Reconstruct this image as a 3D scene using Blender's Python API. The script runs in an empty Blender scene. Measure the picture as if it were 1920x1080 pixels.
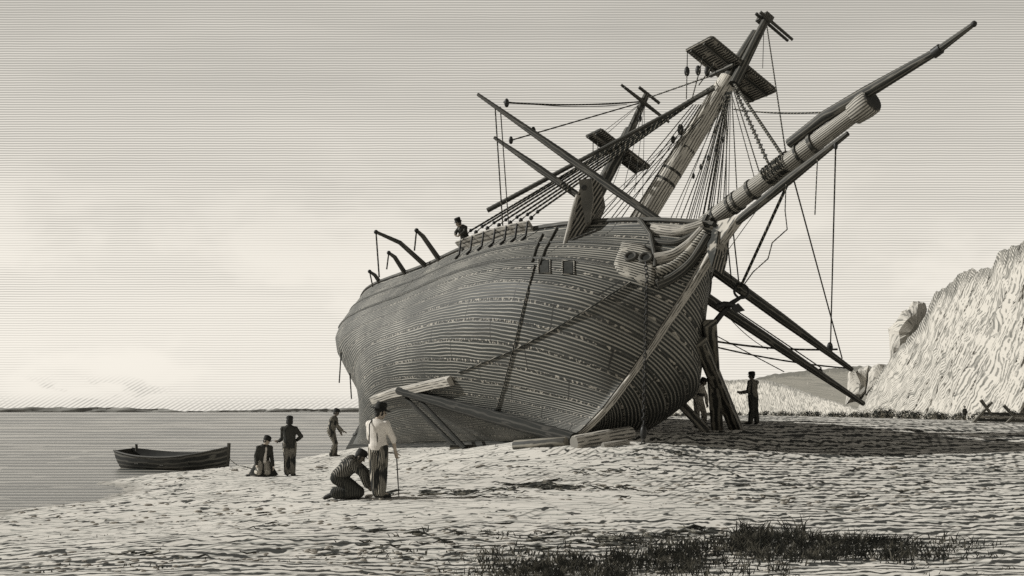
import bpy, bmesh, math, random
import numpy as np
from mathutils import Vector, Matrix, Quaternion
from mathutils.bvhtree import BVHTree
from mathutils import noise as mnoise
V = Vector
rnd = random.Random(7)
scene = bpy.context.scene
COL = scene.collection
F = 2059.0; CZ = 1.63
CAM = V((0, 0, CZ))

def P(px, py, d):
    """world point seen at photo pixel (px, py) standing d metres into the scene"""
    return V(((px - 960) / F * d, d, CZ + (772 - py) / F * d))
def PIX(w):
    return (960 + w.x / w.y * F, 772 - (w.z - CZ) / w.y * F)

# ---------------------------------------------------------------- mesh builder
class MB:
    def __init__(s):
        s.v = []; s.f = []; s.uv = []; s.sm = []
    def add(s, verts, faces, uvs=None, smooth=True):
        b = len(s.v); s.v += [V(p) for p in verts]
        for k, f in enumerate(faces):
            s.f.append([b + i for i in f])
            s.uv.append(uvs[k] if uvs else [(0, 0)] * len(f))
            s.sm.append(smooth)
    def tube(s, pts, r, seg=8, cap=True, flat=None, smooth=True, spin=0.0):
        pts = [V(p) for p in pts]; n = len(pts)
        if not hasattr(r, '__len__'): r = [r] * n
        tang = []
        for i in range(n):
            a = pts[max(i - 1, 0)]; b = pts[min(i + 1, n - 1)]
            t = b - a
            tang.append(t.normalized() if t.length > 1e-9 else V((0, 0, 1)))
        t0 = tang[0]
        up = V((0, 0, 1)) if abs(t0.z) < .95 else V((1, 0, 0))
        if flat: up = flat[0] - t0 * flat[0].dot(t0)
        nrm = up.normalized()
        rings = []; L = 0; us = []
        for i in range(n):
            t = tang[i]
            nrm = (nrm - t * nrm.dot(t)).normalized()
            bi = t.cross(nrm)
            ring = []
            for k in range(seg):
                a = 2 * math.pi * k / seg + spin
                ra, rb = (r[i], r[i]) if not flat else (r[i], r[i] * flat[1])
                ring.append(pts[i] + nrm * math.cos(a) * ra + bi * math.sin(a) * rb)
            rings.append(ring)
            if i: L += (pts[i] - pts[i - 1]).length
            us.append(L)
        s.loft(rings, us, cap, smooth)
    def loft(s, rings, us=None, cap=True, smooth=True, closed=True):
        n = len(rings); m = len(rings[0])
        if us is None: us = list(range(n))
        verts = [p for r in rings for p in r]
        faces = []; uvs = []
        mm = m if closed else m - 1
        for i in range(n - 1):
            for k in range(mm):
                k2 = (k + 1) % m
                faces.append([i * m + k, i * m + k2, (i + 1) * m + k2, (i + 1) * m + k])
                uvs.append([(us[i], k / m), (us[i], (k + 1) / m), (us[i + 1], (k + 1) / m), (us[i + 1], k / m)])
        s.add(verts, faces, uvs, smooth)
        if cap:
            for ri, rev in ((0, True), (n - 1, False)):
                c = V((0, 0, 0))
                for p in rings[ri]: c += V(p)
                vs = list(rings[ri]) ; idx = list(range(m))
                if rev: idx = idx[::-1]
                s.add(vs, [idx], [[(us[ri], .5)] * m], False)
    def box(s, c, ax, ay, az, smooth=False):
        """c centre; ax, ay, az half-extent vectors"""
        c = V(c); vs = []
        for sx in (-1, 1):
            for sy in (-1, 1):
                for sz in (-1, 1):
                    vs.append(c + ax * sx + ay * sy + az * sz)
        fs = [[0, 1, 3, 2], [4, 6, 7, 5], [0, 4, 5, 1], [2, 3, 7, 6], [0, 2, 6, 4], [1, 5, 7, 3]]
        lx, ly, lz = ax.length * 2, ay.length * 2, az.length * 2
        dims = {0: (lz, ly), 1: (lz, ly)}
        uvs = []
        for f in fs:
            q = []
            for i in f:
                sx, sy, sz = (i >> 2) & 1, (i >> 1) & 1, i & 1
                x, y, z = sx * lx, sy * ly, sz * lz
                longest = max((lx, 0), (ly, 1), (lz, 2))[1]
                comp = [x, y, z]; u = comp[longest]
                o = [comp[j] for j in range(3) if j != longest]
                q.append((u, (o[0] + o[1]) * 1.0))
            uvs.append(q)
        s.add(vs, fs, uvs, smooth)
    def beam(s, a, b, w, h, up=V((0, 0, 1))):
        a = V(a); b = V(b); t = (b - a); L = t.length; t.normalize()
        side = t.cross(up)
        if side.length < 1e-4: side = t.cross(V((1, 0, 0)))
        side.normalize(); u2 = side.cross(t)
        s.box((a + b) / 2, t * L / 2, side * w / 2, u2 * h / 2)
    def ball(s, c, r, seg=10, rings=7, axes=None, sc=(1, 1, 1)):
        c = V(c); X, Y, Z = axes if axes else (V((1, 0, 0)), V((0, 1, 0)), V((0, 0, 1)))
        rr = []
        for i in range(rings + 1):
            th = math.pi * i / rings
            st, ct = max(math.sin(th), 1e-3), math.cos(th)
            rr.append([c + X * (r * sc[0] * st * math.cos(2 * math.pi * k / seg)) + Y * (r * sc[1] * st * math.sin(2 * math.pi * k / seg)) - Z * (r * sc[2] * ct) for k in range(seg)])
        s.loft(rr, None, True)
    def prism(s, poly, d):
        """closed polygon extruded along vector d"""
        n = len(poly); A = [V(p) for p in poly]; B = [p + d for p in A]
        s.add(A + B, [list(range(n))[::-1], [n + i for i in range(n)]] , None, False)
        s.add(A + B, [[i, (i + 1) % n, n + (i + 1) % n, n + i] for i in range(n)], [[(0, 0), (A[(i+1)%n]-A[i]).to_tuple()[:2], (1, 1), (0, 1)] for i in range(n)], False)

ROOTM = {}
def mesh_obj(name, mb, mat, Minv=None):
    me = bpy.data.meshes.new(name)
    vs = [(Minv @ p) for p in mb.v] if Minv is not None else mb.v
    me.from_pydata([tuple(p) for p in vs], [], mb.f)
    uvl = me.uv_layers.new(name='UVMap')
    flat = [c for q in mb.uv for uv in q for c in uv]
    uvl.data.foreach_set('uv', flat)
    me.polygons.foreach_set('use_smooth', mb.sm)
    me.materials.append(mat)
    me.update()
    bm = bmesh.new(); bm.from_mesh(me); bmesh.ops.recalc_face_normals(bm, faces=bm.faces); bm.to_mesh(me); bm.free()
    o = bpy.data.objects.new(name, me); COL.objects.link(o)
    return o
def tag(o, label=None, cat=None, group=None, kind=None):
    if label: o['label'] = label
    if cat: o['category'] = cat
    if group: o['group'] = group
    if kind: o['kind'] = kind
    return o
def thing(name, label, cat, M, group=None):
    if not isinstance(M, Matrix): M = Matrix.Translation(V(M))
    o = bpy.data.objects.new(name, None); COL.objects.link(o)
    o.matrix_world = M; o.empty_display_size = .2
    ROOTM[o.name] = M
    return tag(o, label, cat, group)
def root_of(o):
    while o.parent: o = o.parent
    return o
def part(name, mb, mat, parent, bevel=None, label=None):
    M = ROOTM[root_of(parent).name]
    o = mesh_obj(name, mb, mat, M.inverted())
    o.parent = parent
    if bevel:
        m = o.modifiers.new('bevel', 'BEVEL'); m.width = bevel; m.segments = 2; m.limit_method = 'ANGLE'
    if label: o['label'] = label
    return o
def solo(name, mb, mat, label, cat, loc=None, group=None, kind=None, bevel=None):
    """a thing that is one mesh, its origin at loc"""
    M = Matrix.Translation(V(loc)) if loc is not None else Matrix.Identity(4)
    o = mesh_obj(name, mb, mat, M.inverted()); o.matrix_world = M
    ROOTM[o.name] = M
    if bevel:
        m = o.modifiers.new('bevel', 'BEVEL'); m.width = bevel; m.segments = 2; m.limit_method = 'ANGLE'
    return tag(o, label, cat, group, kind)

# ---------------------------------------------------------------- materials
class NT:
    def __init__(s, tree): s.t = tree
    def n(s, typ, **kw):
        nd = s.t.nodes.new(typ)
        for k, v in kw.items(): setattr(nd, k, v)
        return nd
    def link(s, a, b): s.t.links.new(a, b)
    def setin(s, nd, i, v):
        if hasattr(v, 'bl_idname') or isinstance(v, bpy.types.NodeSocket): s.t.links.new(v, nd.inputs[i])
        else: nd.inputs[i].default_value = v
    def m(s, op, a, b=0.0, c=None, clamp=False):
        nd = s.n('ShaderNodeMath', operation=op); nd.use_clamp = clamp
        s.setin(nd, 0, a); s.setin(nd, 1, b)
        if c is not None: s.setin(nd, 2, c)
        return nd.outputs[0]
    def xyz(s, vec):
        nd = s.n('ShaderNodeSeparateXYZ'); s.link(vec, nd.inputs[0]); return nd.outputs
    def comb(s, x, y, z=0.0):
        nd = s.n('ShaderNodeCombineXYZ')
        for i, v in enumerate((x, y, z)): s.setin(nd, i, v)
        return nd.outputs[0]
    def noise(s, vec, scale=1.0, detail=2.0, rough=.5):
        nd = s.n('ShaderNodeTexNoise'); s.link(vec, nd.inputs['Vector'])
        nd.inputs['Scale'].default_value = scale; nd.inputs['Detail'].default_value = detail; nd.inputs['Roughness'].default_value = rough
        return nd.outputs[0]
    def rng(s, v, a, b, c=0.0, d=1.0, smooth=True):
        nd = s.n('ShaderNodeMapRange'); nd.interpolation_type = 'SMOOTHSTEP' if smooth else 'LINEAR'
        s.setin(nd, 0, v); s.setin(nd, 1, a); s.setin(nd, 2, b); s.setin(nd, 3, c); s.setin(nd, 4, d)
        return nd.outputs[0]
    def mix(s, f, a, b):
        nd = s.n('ShaderNodeMix', data_type='RGBA'); s.setin(nd, 0, f)
        for i, v in ((6, a), (7, b)):
            if isinstance(v, tuple): nd.inputs[i].default_value = (*v, 1) if len(v) == 3 else v
            else: s.link(v, nd.inputs[i])
        return nd.outputs[2]
    def scalevec(s, vec, sc):
        nd = s.n('ShaderNodeMapping'); s.link(vec, nd.inputs[0]); nd.inputs['Scale'].default_value = sc; return nd.outputs[0]
    def lines(s, phase, width, soft=.18):
        """1 on dark strokes: phase in line numbers, width = dark share of the pitch (socket or number)"""
        fr = s.m('FRACT', phase); tri = s.m('MULTIPLY', s.m('ABSOLUTE', s.m('SUBTRACT', fr, .5)), 2.0)
        lo = s.m('SUBTRACT', width, soft); hi = s.m('ADD', width, soft)
        return s.rng(tri, lo, hi, 1.0, 0.0)

INK = (.030, .031, .028); PAPER = (.80, .735, .63)
def new_mat(name, rough=.75, spec=.25):
    m = bpy.data.materials.new(name); m.use_nodes = True
    t = NT(m.node_tree)
    for nd in list(m.node_tree.nodes): m.node_tree.nodes.remove(nd)
    out = t.n('ShaderNodeOutputMaterial'); b = t.n('ShaderNodeBsdfPrincipled')
    b.inputs['Roughness'].default_value = rough
    b.inputs['Specular IOR Level'].default_value = spec
    t.link(b.outputs[0], out.inputs[0])
    return m, t, b
def bump(t, b, h, strength=.4, dist=.02):
    nd = t.n('ShaderNodeBump'); nd.inputs['Strength'].default_value = strength; nd.inputs['Distance'].default_value = dist
    t.link(h, nd.inputs['Height']); t.link(nd.outputs[0], b.inputs['Normal'])
def tc(t, which='Object'):
    return t.n('ShaderNodeTexCoord').outputs[which]
def grain_mat(name, dark, light, nlines=14.0, width=.42, dash=2.2, gate=.42, rough=.7):
    """wood with strokes of grain along its length (UV u = metres along, v = around)"""
    m, t, b = new_mat(name, rough)
    uv = tc(t, 'UV'); u, v, _ = t.xyz(uv)
    ph = t.m('ADD', t.m('MULTIPLY', v, nlines), t.m('MULTIPLY', t.noise(t.comb(u, t.m('MULTIPLY', v, 3.0)), .9, 2), 1.3))
    ln = t.lines(ph, width)
    g = t.rng(t.noise(t.comb(t.m('MULTIPLY', u, dash), t.m('MULTIPLY', v, nlines * 1.1)), 1.0, 1), gate - .05, gate + .05)
    c = t.mix(t.m('MULTIPLY', ln, g), light, dark)
    pat = t.noise(tc(t, 'Object'), 1.7, 4)
    c = t.mix(t.rng(pat, .35, .75, 0, .45), c, tuple(x * .55 for x in light))
    t.link(c, b.inputs['Base Color']); bump(t, b, t.m('SUBTRACT', 1.0, ln), .3, .01)
    return m
def rope_mat(name, dark, light, freq=3.0, duty=.7):
    m, t, b = new_mat(name, .9, .1)
    uv = tc(t, 'UV'); u, v, _ = t.xyz(uv)
    ph = t.m('ADD', t.m('MULTIPLY', u, freq), t.m('ADD', v, t.m('MULTIPLY', t.noise(t.comb(u, 0.0), .7, 2), 2.0)))
    t.link(t.mix(t.lines(ph, duty, .12), light, dark), b.inputs['Base Color'])
    return m
def cloth_mat(name, dark, light, freq=26.0, width=.6, amp=1.2, zig=3.0, gate=.5):
    """striped or creased cloth: upright strokes in the object's own space"""
    m, t, b = new_mat(name, .9, .1)
    o = tc(t, 'Object'); x, y, z = t.xyz(o)
    ph = t.m('ADD', t.m('MULTIPLY', t.m('ADD', x, t.m('MULTIPLY', y, .6)), freq), t.m('MULTIPLY', t.noise(o, zig, 2), amp * 4))
    ln = t.lines(ph, width)
    g = t.rng(t.noise(t.scalevec(o, (9, 9, 3.0)), 1.0, 1), gate - .08, gate + .08, 1, 0) if gate else 1.0
    ln = t.m('MAXIMUM', ln, g) if gate else ln
    t.link(t.mix(ln, light, dark), b.inputs['Base Color'])
    bump(t, b, t.noise(t.scalevec(o, (1, 1, .45)), 14.0, 2), .5, .02)
    return m
def plain_mat(name, col, rough=.8, var=.35, scale=6.0, spec=.2):
    m, t, b = new_mat(name, rough, spec)
    o = tc(t, 'Object'); n = t.noise(o, scale, 4)
    t.link(t.mix(t.rng(n, .3, .72), col, tuple(c * (1 - var) for c in col)), b.inputs['Base Color'])
    bump(t, b, n, .25, .01)
    return m
# ---------------------------------------------------------------- camera, light, sky
cam = bpy.data.cameras.new('camera'); camo = bpy.data.objects.new('camera', cam); COL.objects.link(camo)
camo.location = CAM; camo.rotation_euler = (math.pi / 2, 0, 0)
cam.sensor_width = 36; cam.lens = F / 1920 * 36; cam.shift_y = (772 - 540) / 1920
cam.clip_start = .1; cam.clip_end = 60000
scene.camera = camo
SUN_DIR = V((-.85, .15, .50)).normalized()      # towards the sun: left
sun = bpy.data.lights.new('sun', 'SUN'); suno = bpy.data.objects.new('sun', sun); COL.objects.link(suno)
sun.energy = 5.0; sun.angle = math.radians(.6); sun.color = (1, .985, .945)
suno.rotation_euler = SUN_DIR.to_track_quat('Z', 'Y').to_euler(); suno.location = (-30, -20, 40)
elev = math.asin(SUN_DIR.z); azim = math.atan2(SUN_DIR.x, SUN_DIR.y)

w = bpy.data.worlds.new('World'); scene.world = w; w.use_nodes = True
for nd in list(w.node_tree.nodes): w.node_tree.nodes.remove(nd)
t = NT(w.node_tree)
out = t.n('ShaderNodeOutputWorld'); bg = t.n('ShaderNodeBackground'); t.link(bg.outputs[0], out.inputs[0])
sky = t.n('ShaderNodeTexSky', sky_type='NISHITA'); sky.sun_disc = False
sky.sun_elevation = elev; sky.sun_rotation = azim; sky.altitude = 0; sky.dust_density = 1.5
bw = t.n('ShaderNodeRGBToBW'); t.link(sky.outputs[0], bw.inputs[0])
dirv = tc(t, 'Generated'); dx, dy, dz = t.xyz(dirv)
ady = t.m('MAXIMUM', t.m('ABSOLUTE', dy), .05)
# streaks of high cloud: straight parallel bands along x, all at one height
p = t.m('DIVIDE', dz, ady); q = t.m('DIVIDE', dx, ady)
pc = t.m('MINIMUM', p, 2.0)
band = t.noise(t.comb(t.m('MULTIPLY', q, 1.3), t.m('MULTIPLY', pc, 14.0)), 1.6, 4, .6)
puff = t.noise(t.comb(t.m('MULTIPLY', q, 4.2), t.m('MULTIPLY', pc, 8.0), 3.7), 1.0, 4, .55)
hgt = t.rng(pc, .02, .40, 0.0, 1.0, False)
thick = t.m('ADD', t.m('MULTIPLY', hgt, .74), t.m('MULTIPLY', t.m('SUBTRACT', band, .5), .55))
low = t.rng(pc, .10, .30, 1.0, 0.0)
thick = t.m('SUBTRACT', thick, t.m('MULTIPLY', t.rng(puff, .46, .60), t.m('MULTIPLY', low, .34)))
thick = t.m('ADD', thick, .12)
wob = t.m('MULTIPLY', t.noise(t.comb(t.m('MULTIPLY', q, 40.0), t.m('MULTIPLY', pc, 60.0)), 1.0, 1), .25)
ln = t.lines(t.m('ADD', t.m('MULTIPLY', p, 452.0), wob), t.m('MULTIPLY', thick, .95), .30)
# low bank of slanting haze strokes over the horizon on the sea side
hb = t.m('MULTIPLY', t.rng(pc, .002, .020, 1.0, 0.0), 1.0)
tuft = t.rng(t.noise(t.comb(t.m('MULTIPLY', q, 16.0), t.m('MULTIPLY', pc, 40.0), 8.1), 1.0, 3), .50, .58)
side = t.m('MULTIPLY', t.rng(q, -.34, -.30, 1.0, 0.0), t.rng(pc, .018, .036, 1.0, 0.0))
hm = t.m('MAXIMUM', hb, t.m('MULTIPLY', tuft, side), clamp=True)
sl = t.lines(t.m('ADD', t.m('MULTIPLY', p, 330.0), t.m('MULTIPLY', q, -190.0)), .42, .28)
ln = t.m('MAXIMUM', t.m('MULTIPLY', ln, .60), t.m('MULTIPLY', t.m('MULTIPLY', sl, hm), .55))
veil = t.m('SUBTRACT', 1.0, t.m('MULTIPLY', hgt, .12))
skyc = t.mix(ln, (.93, .88, .79), (.26, .257, .235))
zen = t.rng(t.m('DIVIDE', dz, t.m('MAXIMUM', t.m('SQRT', t.m('ADD', t.m('MULTIPLY', dx, dx), t.m('MULTIPLY', dy, dy))), .01)), .40, .85, 1.0, .10)   # the sky deepens towards the zenith
lum = t.m('MULTIPLY', t.m('MULTIPLY', t.rng(bw.outputs[0], 0.0, 9.0, .86, 1.12, False), veil), zen)
vm = t.n('ShaderNodeVectorMath', operation='SCALE'); t.link(skyc, vm.inputs[0]); t.link(lum, vm.inputs['Scale'])
t.link(vm.outputs[0], bg.inputs[0]); bg.inputs[1].default_value = 1.0
vs_ = scene.view_settings
scene.display_settings.display_device = 'sRGB'
vs_.view_transform = 'Standard'; vs_.look = 'None'; vs_.gamma = 1; vs_.use_curve_mapping = False; vs_.exposure = 0
scene.cycles.max_bounces = 5; scene.cycles.diffuse_bounces = 2; scene.cycles.use_denoising = False

# ---------------------------------------------------------------- ground
SEA = -.53
CP = [(708,935,20.6),(655,930,21),(780,925,21.5),(543,895,31.6),(495,893,31.5),(625,858,38.5),(665,840,50.5),(690,838,48),(760,838,44),(860,834,40),(960,830,35.5),
      (1075,828,30.5),(1180,810,31.5),(1240,803,34),(1345,799,36.5),(1408,796,36),(1310,805,35.6),(1500,788,41),(1600,789,43),(1700,791,44),(1850,795,46),(2000,797,46),(1000,815,44),(1150,790,44),
      (100,1080,11),(960,1080,11),(1800,1080,10.8),(1700,1000,14.5),(1400,1000,14.5),(960,1000,14.6),(500,1000,14.8),(1750,900,22),(1750,850,28.5),(1300,880,25),(1000,880,25.5),(1450,840,30),
      (450,960,20),(300,990,17.5),(35,955,24.0),(200,905,33.2),(330,887,38.1),(440,878,41.6),(560,862,49.5),(600,855,53.8),(640,850,56)]
pts = [P(*c) for c in CP]
pts += [V(p) for p in [(-14,15,-.62),(-13,10,-.5),(-15,30,-1.3),(-20,20,-1.5),(-20,45,-2),(-18,60,-2),(-30,30,-2.6),(-25,90,-2.5),(-6,75,-1.2),(6,70,1.0),(2,90,.4),(25,75,1.0),(45,75,.9),(30,110,.7),(60,110,.6),(57,141,.45),(20,150,.4),(90,150,.5),(0,130,0),(-10,120,-1.8),(-40,140,-3),
      (0,2,-.02),(10,2,.1),(-10,2,-.3),(30,5,.4),(30,25,.8),(25,40,1.2),(45,45,1.2),(60,60,1.0),(-40,5,-2.5),(-40,60,-3),(90,90,.8),(90,20,1)]]
A = np.array([[p.x, p.y] for p in pts]); zc = np.array([p.z for p in pts])
def phi(r): return np.where(r > 1e-9, r * r * np.log(np.maximum(r, 1e-9)), 0)
n_ = len(A)
K = phi(np.linalg.norm(A[:, None] - A[None], axis=2)) + np.eye(n_) * 1.0
Pm = np.hstack([np.ones((n_, 1)), A])
sol = np.linalg.solve(np.block([[K, Pm], [Pm.T, np.zeros((3, 3))]]), np.concatenate([zc, np.zeros(3)]))
def ground_np(x, y):
    xy = np.stack([x, y], -1).reshape(-1, 2); res = np.zeros(len(xy))
    for i in range(0, len(xy), 20000):
        c = xy[i:i + 20000]
        r = np.linalg.norm(c[:, None] - A[None], axis=2)
        res[i:i + 20000] = phi(r) @ sol[:n_] + sol[n_] + c @ sol[n_ + 1:]
    res = res.reshape(x.shape)
    far = np.where(x < y * .06 - 3, -3.0, .45)           # beyond the surveyed beach: sea bed, or level land
    d = np.maximum(np.maximum(np.abs(x - 25) - 55, 0), np.maximum(y - 130, 0)) / 25
    k = np.clip(d, 0, 1); k = k * k * (3 - 2 * k)
    return np.clip(res * (1 - k) + far * k, -4, 2.2)
def ground(x, y):
    return float(ground_np(np.array([float(x)]), np.array([float(y)]))[0])
def on_ground(px, py, d0=20.0):
    """where the sight line through a photo pixel meets the beach"""
    d = 8.0; prev = None
    while d < 200:
        w = P(px, py, d)
        if w.z < ground(w.x, w.y): return w
        d += .05 + d * .002
    return P(px, py, d0)
def axis(dense0, dense1, step, lo, hi, grow=1.09):
    a = list(np.arange(dense0, dense1 + 1e-6, step)); s = step; x = dense1
    while x < hi: s *= grow; x += s; a.append(x)
    s = step; x = dense0
    while x > lo: s *= grow; x -= s; a.insert(0, x)
    return np.array(a)
gx = axis(-14, 22, .10, -9000, 9000, 1.11); gy = axis(8, 34, .10, -300, 9000, 1.06)
X, Y = np.meshgrid(gx, gy)
Z = ground_np(X, Y)
seed = np.random.RandomState(3)
rel = np.zeros_like(Z)
for k, (fx, fy, am) in enumerate([(1.1, 2.3, .014), (2.6, 4.6, .009), (5.5, 8.0, .006), (.35, .7, .03)]):
    for j in range(5):
        a = seed.uniform(-.5, .5); ph = seed.uniform(0, 6.28, 2)
        rel += am * np.sin(fx * (X * math.cos(a) + Y * math.sin(a)) * seed.uniform(.8, 1.25) + ph[0] + .8 * np.sin(.7 * Y + ph[1])) * np.sin(fy * (Y * math.cos(a) - X * math.sin(a)) * seed.uniform(.8, 1.25) + ph[1]) * .6
fade = np.clip(1.2 - (np.hypot(X, Y) - 30) / 80, 0, 1)
Z = Z + rel * fade
mb = MB(); ny, nx = Z.shape
me = bpy.data.meshes.new('beach')
vv = np.stack([X, Y, Z], -1).reshape(-1, 3)
ii = (np.arange(ny - 1)[:, None] * nx + np.arange(nx - 1)[None]).reshape(-1)
ff = np.stack([ii, ii + 1, ii + nx + 1, ii + nx], -1)
me.vertices.add(len(vv)); me.vertices.foreach_set('co', vv.ravel())
me.loops.add(ff.size); me.loops.foreach_set('vertex_index', ff.ravel().astype(np.int32))
me.polygons.add(len(ff)); me.polygons.foreach_set('loop_start', (np.arange(len(ff)) * 4).astype(np.int32)); me.polygons.foreach_set('loop_total', np.full(len(ff), 4, np.int32))
me.update(calc_edges=True); me.polygons.foreach_set('use_smooth', np.ones(len(ff), bool))

def beach_mat():
    m, t, b = new_mat('shingle sand', .95, .1)
    o = tc(t, 'Object'); x, y, z = t.xyz(o)
    ly = t.m('LOGARITHM', t.m('MAXIMUM', t.m('ADD', y, .5), 1.0), 2.718281828)
    wob = t.noise(t.comb(t.m('MULTIPLY', x, .9), t.m('MULTIPLY', ly, 9.0)), 1.0, 3, .6)
    fine = t.noise(t.comb(t.m('MULTIPLY', x, 4.6), t.m('MULTIPLY', ly, 34.0), 5.0), 1.0, 2)
    # ripple ridges, closer together near the water's lower bank, wider up the beach
    ph = t.m('ADD', t.m('MULTIPLY', ly, 41.0), t.m('ADD', t.m('MULTIPLY', wob, 2.2), t.m('MULTIPLY', fine, 1.5)))
    gate_n = t.noise(t.comb(t.m('MULTIPLY', x, 2.6), t.m('MULTIPLY', ly, 40.0), 2.0), 1.0, 2)
    # rough weedy shingle low down and on the right, clean pale sand in the middle
    zone = t.noise(t.comb(t.m('MULTIPLY', x, .16), t.m('MULTIPLY', ly, 2.6), 1.0), 1.0, 3)
    rough_ = t.m('ADD', t.rng(y, 12.0, 20.0, .50, 0.0), t.m('ADD', t.m('MULTIPLY', t.rng(x, 1.0, 6.0, 0.0, .62), t.rng(t.m('SUBTRACT', y, t.m('MULTIPLY', x, .4)), 8.0, 11.0, 0.0, 1.0)), t.m('MULTIPLY', t.m('SUBTRACT', zone, .5), .9)))
    rough_ = t.m('ADD', rough_, .30, clamp=True)
    thr = t.m('SUBTRACT', .64, t.m('MULTIPLY', rough_, .30))
    gate = t.rng(gate_n, t.m('SUBTRACT', thr, .03), t.m('ADD', thr, .03))
    wid = t.m('ADD', .24, t.m('MULTIPLY', rough_, .20))
    bold = t.m('MULTIPLY', t.lines(ph, wid, .12), gate)
    # fine pale ripples between
    ph2 = t.m('ADD', t.m('MULTIPLY', ly, 56.0), t.m('MULTIPLY', t.noise(t.comb(t.m('MULTIPLY', x, 1.6), t.m('MULTIPLY', ly, 11.0), 9.0), 1.0, 2), 4.0))
    faint = t.m('MULTIPLY', t.lines(ph2, .30, .16), t.rng(t.noise(t.comb(t.m('MULTIPLY', x, .9), t.m('MULTIPLY', ly, 20.0), 4.0), 1.0, 2), .40, .48))
    # short specks and pebble arcs
    pb1 = t.noise(t.comb(t.m('MULTIPLY', x, 9.0), t.m('MULTIPLY', ly, 85.0), 20.0), 1.0, 1)
    specks = t.m('MULTIPLY', t.rng(pb1, .66, .70), t.rng(t.noise(t.comb(t.m('MULTIPLY', x, .5), t.m('MULTIPLY', ly, 5.0), 30.0), 1.0, 2), .44, .54))
    bold = t.m('MAXIMUM', bold, specks)
    # scattered slanting scratches
    ph3 = t.m('ADD', t.m('MULTIPLY', ly, 44.0), t.m('MULTIPLY', x, -4.0))
    slant = t.m('MULTIPLY', t.lines(ph3, .3, .15), t.rng(t.noise(t.comb(t.m('MULTIPLY', x, .8), t.m('MULTIPLY', ly, 9.0), 14.0), 1.0, 2), .54, .60))
    c = t.mix(t.m('MULTIPLY', faint, .55), (.61, .583, .53), (.13, .145, .13))
    c = t.mix(t.m('MULTIPLY', slant, .6), c, (.07, .07, .06))
    c = t.mix(bold, c, (.045, .046, .042))
    wet = t.rng(z, SEA + .03, SEA + .11, .55, 0.0)
    c = t.mix(wet, c, (.16, .15, .13))
    t.link(c, b.inputs['Base Color'])
    bump(t, b, t.m('ADD', t.m('SUBTRACT', 1.0, bold), t.m('MULTIPLY', t.noise(o, 9.0, 4), .8)), .18, .03)
    return m
BEACH = beach_mat()
me.materials.append(BEACH)
beach = bpy.data.objects.new('beach', me); COL.objects.link(beach); tag(beach, 'pale shingle beach with dark ripple marks sloping to the water', None, None, 'structure')

# sea
def sea_mat():
    m, t, b = new_mat('sea water', .32, .4)
    o = tc(t, 'Object'); x, y, z = t.xyz(o)
    ly = t.m('LOGARITHM', t.m('MAXIMUM', t.m('ADD', y, 2.0), 1.0), 2.718281828)
    inv = t.m('DIVIDE', 1.0, t.m('MAXIMUM', y, 5.0))
    q = t.m('MULTIPLY', x, .06)
    swell = t.m('MULTIPLY', t.m('MULTIPLY', inv, -2.16), 385.0)
    ph = t.m('ADD', swell, t.m('MULTIPLY', t.noise(t.comb(q, t.m('MULTIPLY', ly, 10.0)), 1.0, 3), 1.2))
    tone = t.noise(t.comb(t.m('MULTIPLY', q, .6), t.m('MULTIPLY', swell, .22)), 1.0, 3)
    wid = t.m('ADD', .58, t.m('MULTIPLY', t.m('SUBTRACT', tone, .5), .9))
    ln = t.lines(ph, wid, .3)
    gl = t.rng(t.noise(t.comb(t.m('MULTIPLY', x, .8), t.m('MULTIPLY', swell, 1.0), 4.0), 1.0, 1), .62, .68)
    c = t.mix(t.m('MULTIPLY', ln, t.m('SUBTRACT', 1.0, t.m('MULTIPLY', gl, .8))), (.34, .323, .285), (.04, .045, .042))
    t.link(c, b.inputs['Base Color']); bump(t, b, ln, .25, .12)
    return m
me = bpy.data.meshes.new('sea')
sx = [-40000, -6000, -600, -60, 0, 60, 600, 6000, 40000]; sy = [-200, 0, 40, 120, 600, 4000, 50000]
me.from_pydata([(a, c, SEA) for c in sy for a in sx], [], [[j * 9 + i, j * 9 + i + 1, j * 9 + i + 10, j * 9 + i + 9] for j in range(6) for i in range(8)])
me.materials.append(sea_mat()); seao = bpy.data.objects.new('sea', me); COL.objects.link(seao); tag(seao, 'calm grey sea reaching to the horizon', None, None, 'structure')
# ---------------------------------------------------------------- ship frame
HEAD = math.radians(-66.3); HEEL = math.radians(-30); TRIM = math.radians(-2.0)
ORG = P(1090, 815, 30.0) + V((0, 0, -.20))
MS = Matrix.Translation(ORG) @ Matrix.Rotation(HEAD, 4, 'Z') @ Matrix.Rotation(TRIM, 4, 'Y') @ Matrix.Rotation(HEEL, 4, 'X')
MI = MS.inverted()
def L2W(x, y, z): return MS @ V((x, y, z))
def S(px, py, yl=0.0):
    """world point on the ship's fore-and-aft plane at y = yl seen at a photo pixel"""
    a = MI @ CAM; b = MI @ P(px, py, 30); d = b - a
    k = (yl - a.y) / d.y
    return MS @ (a + d * k)
DN = V((0, 0, -1))

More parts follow.
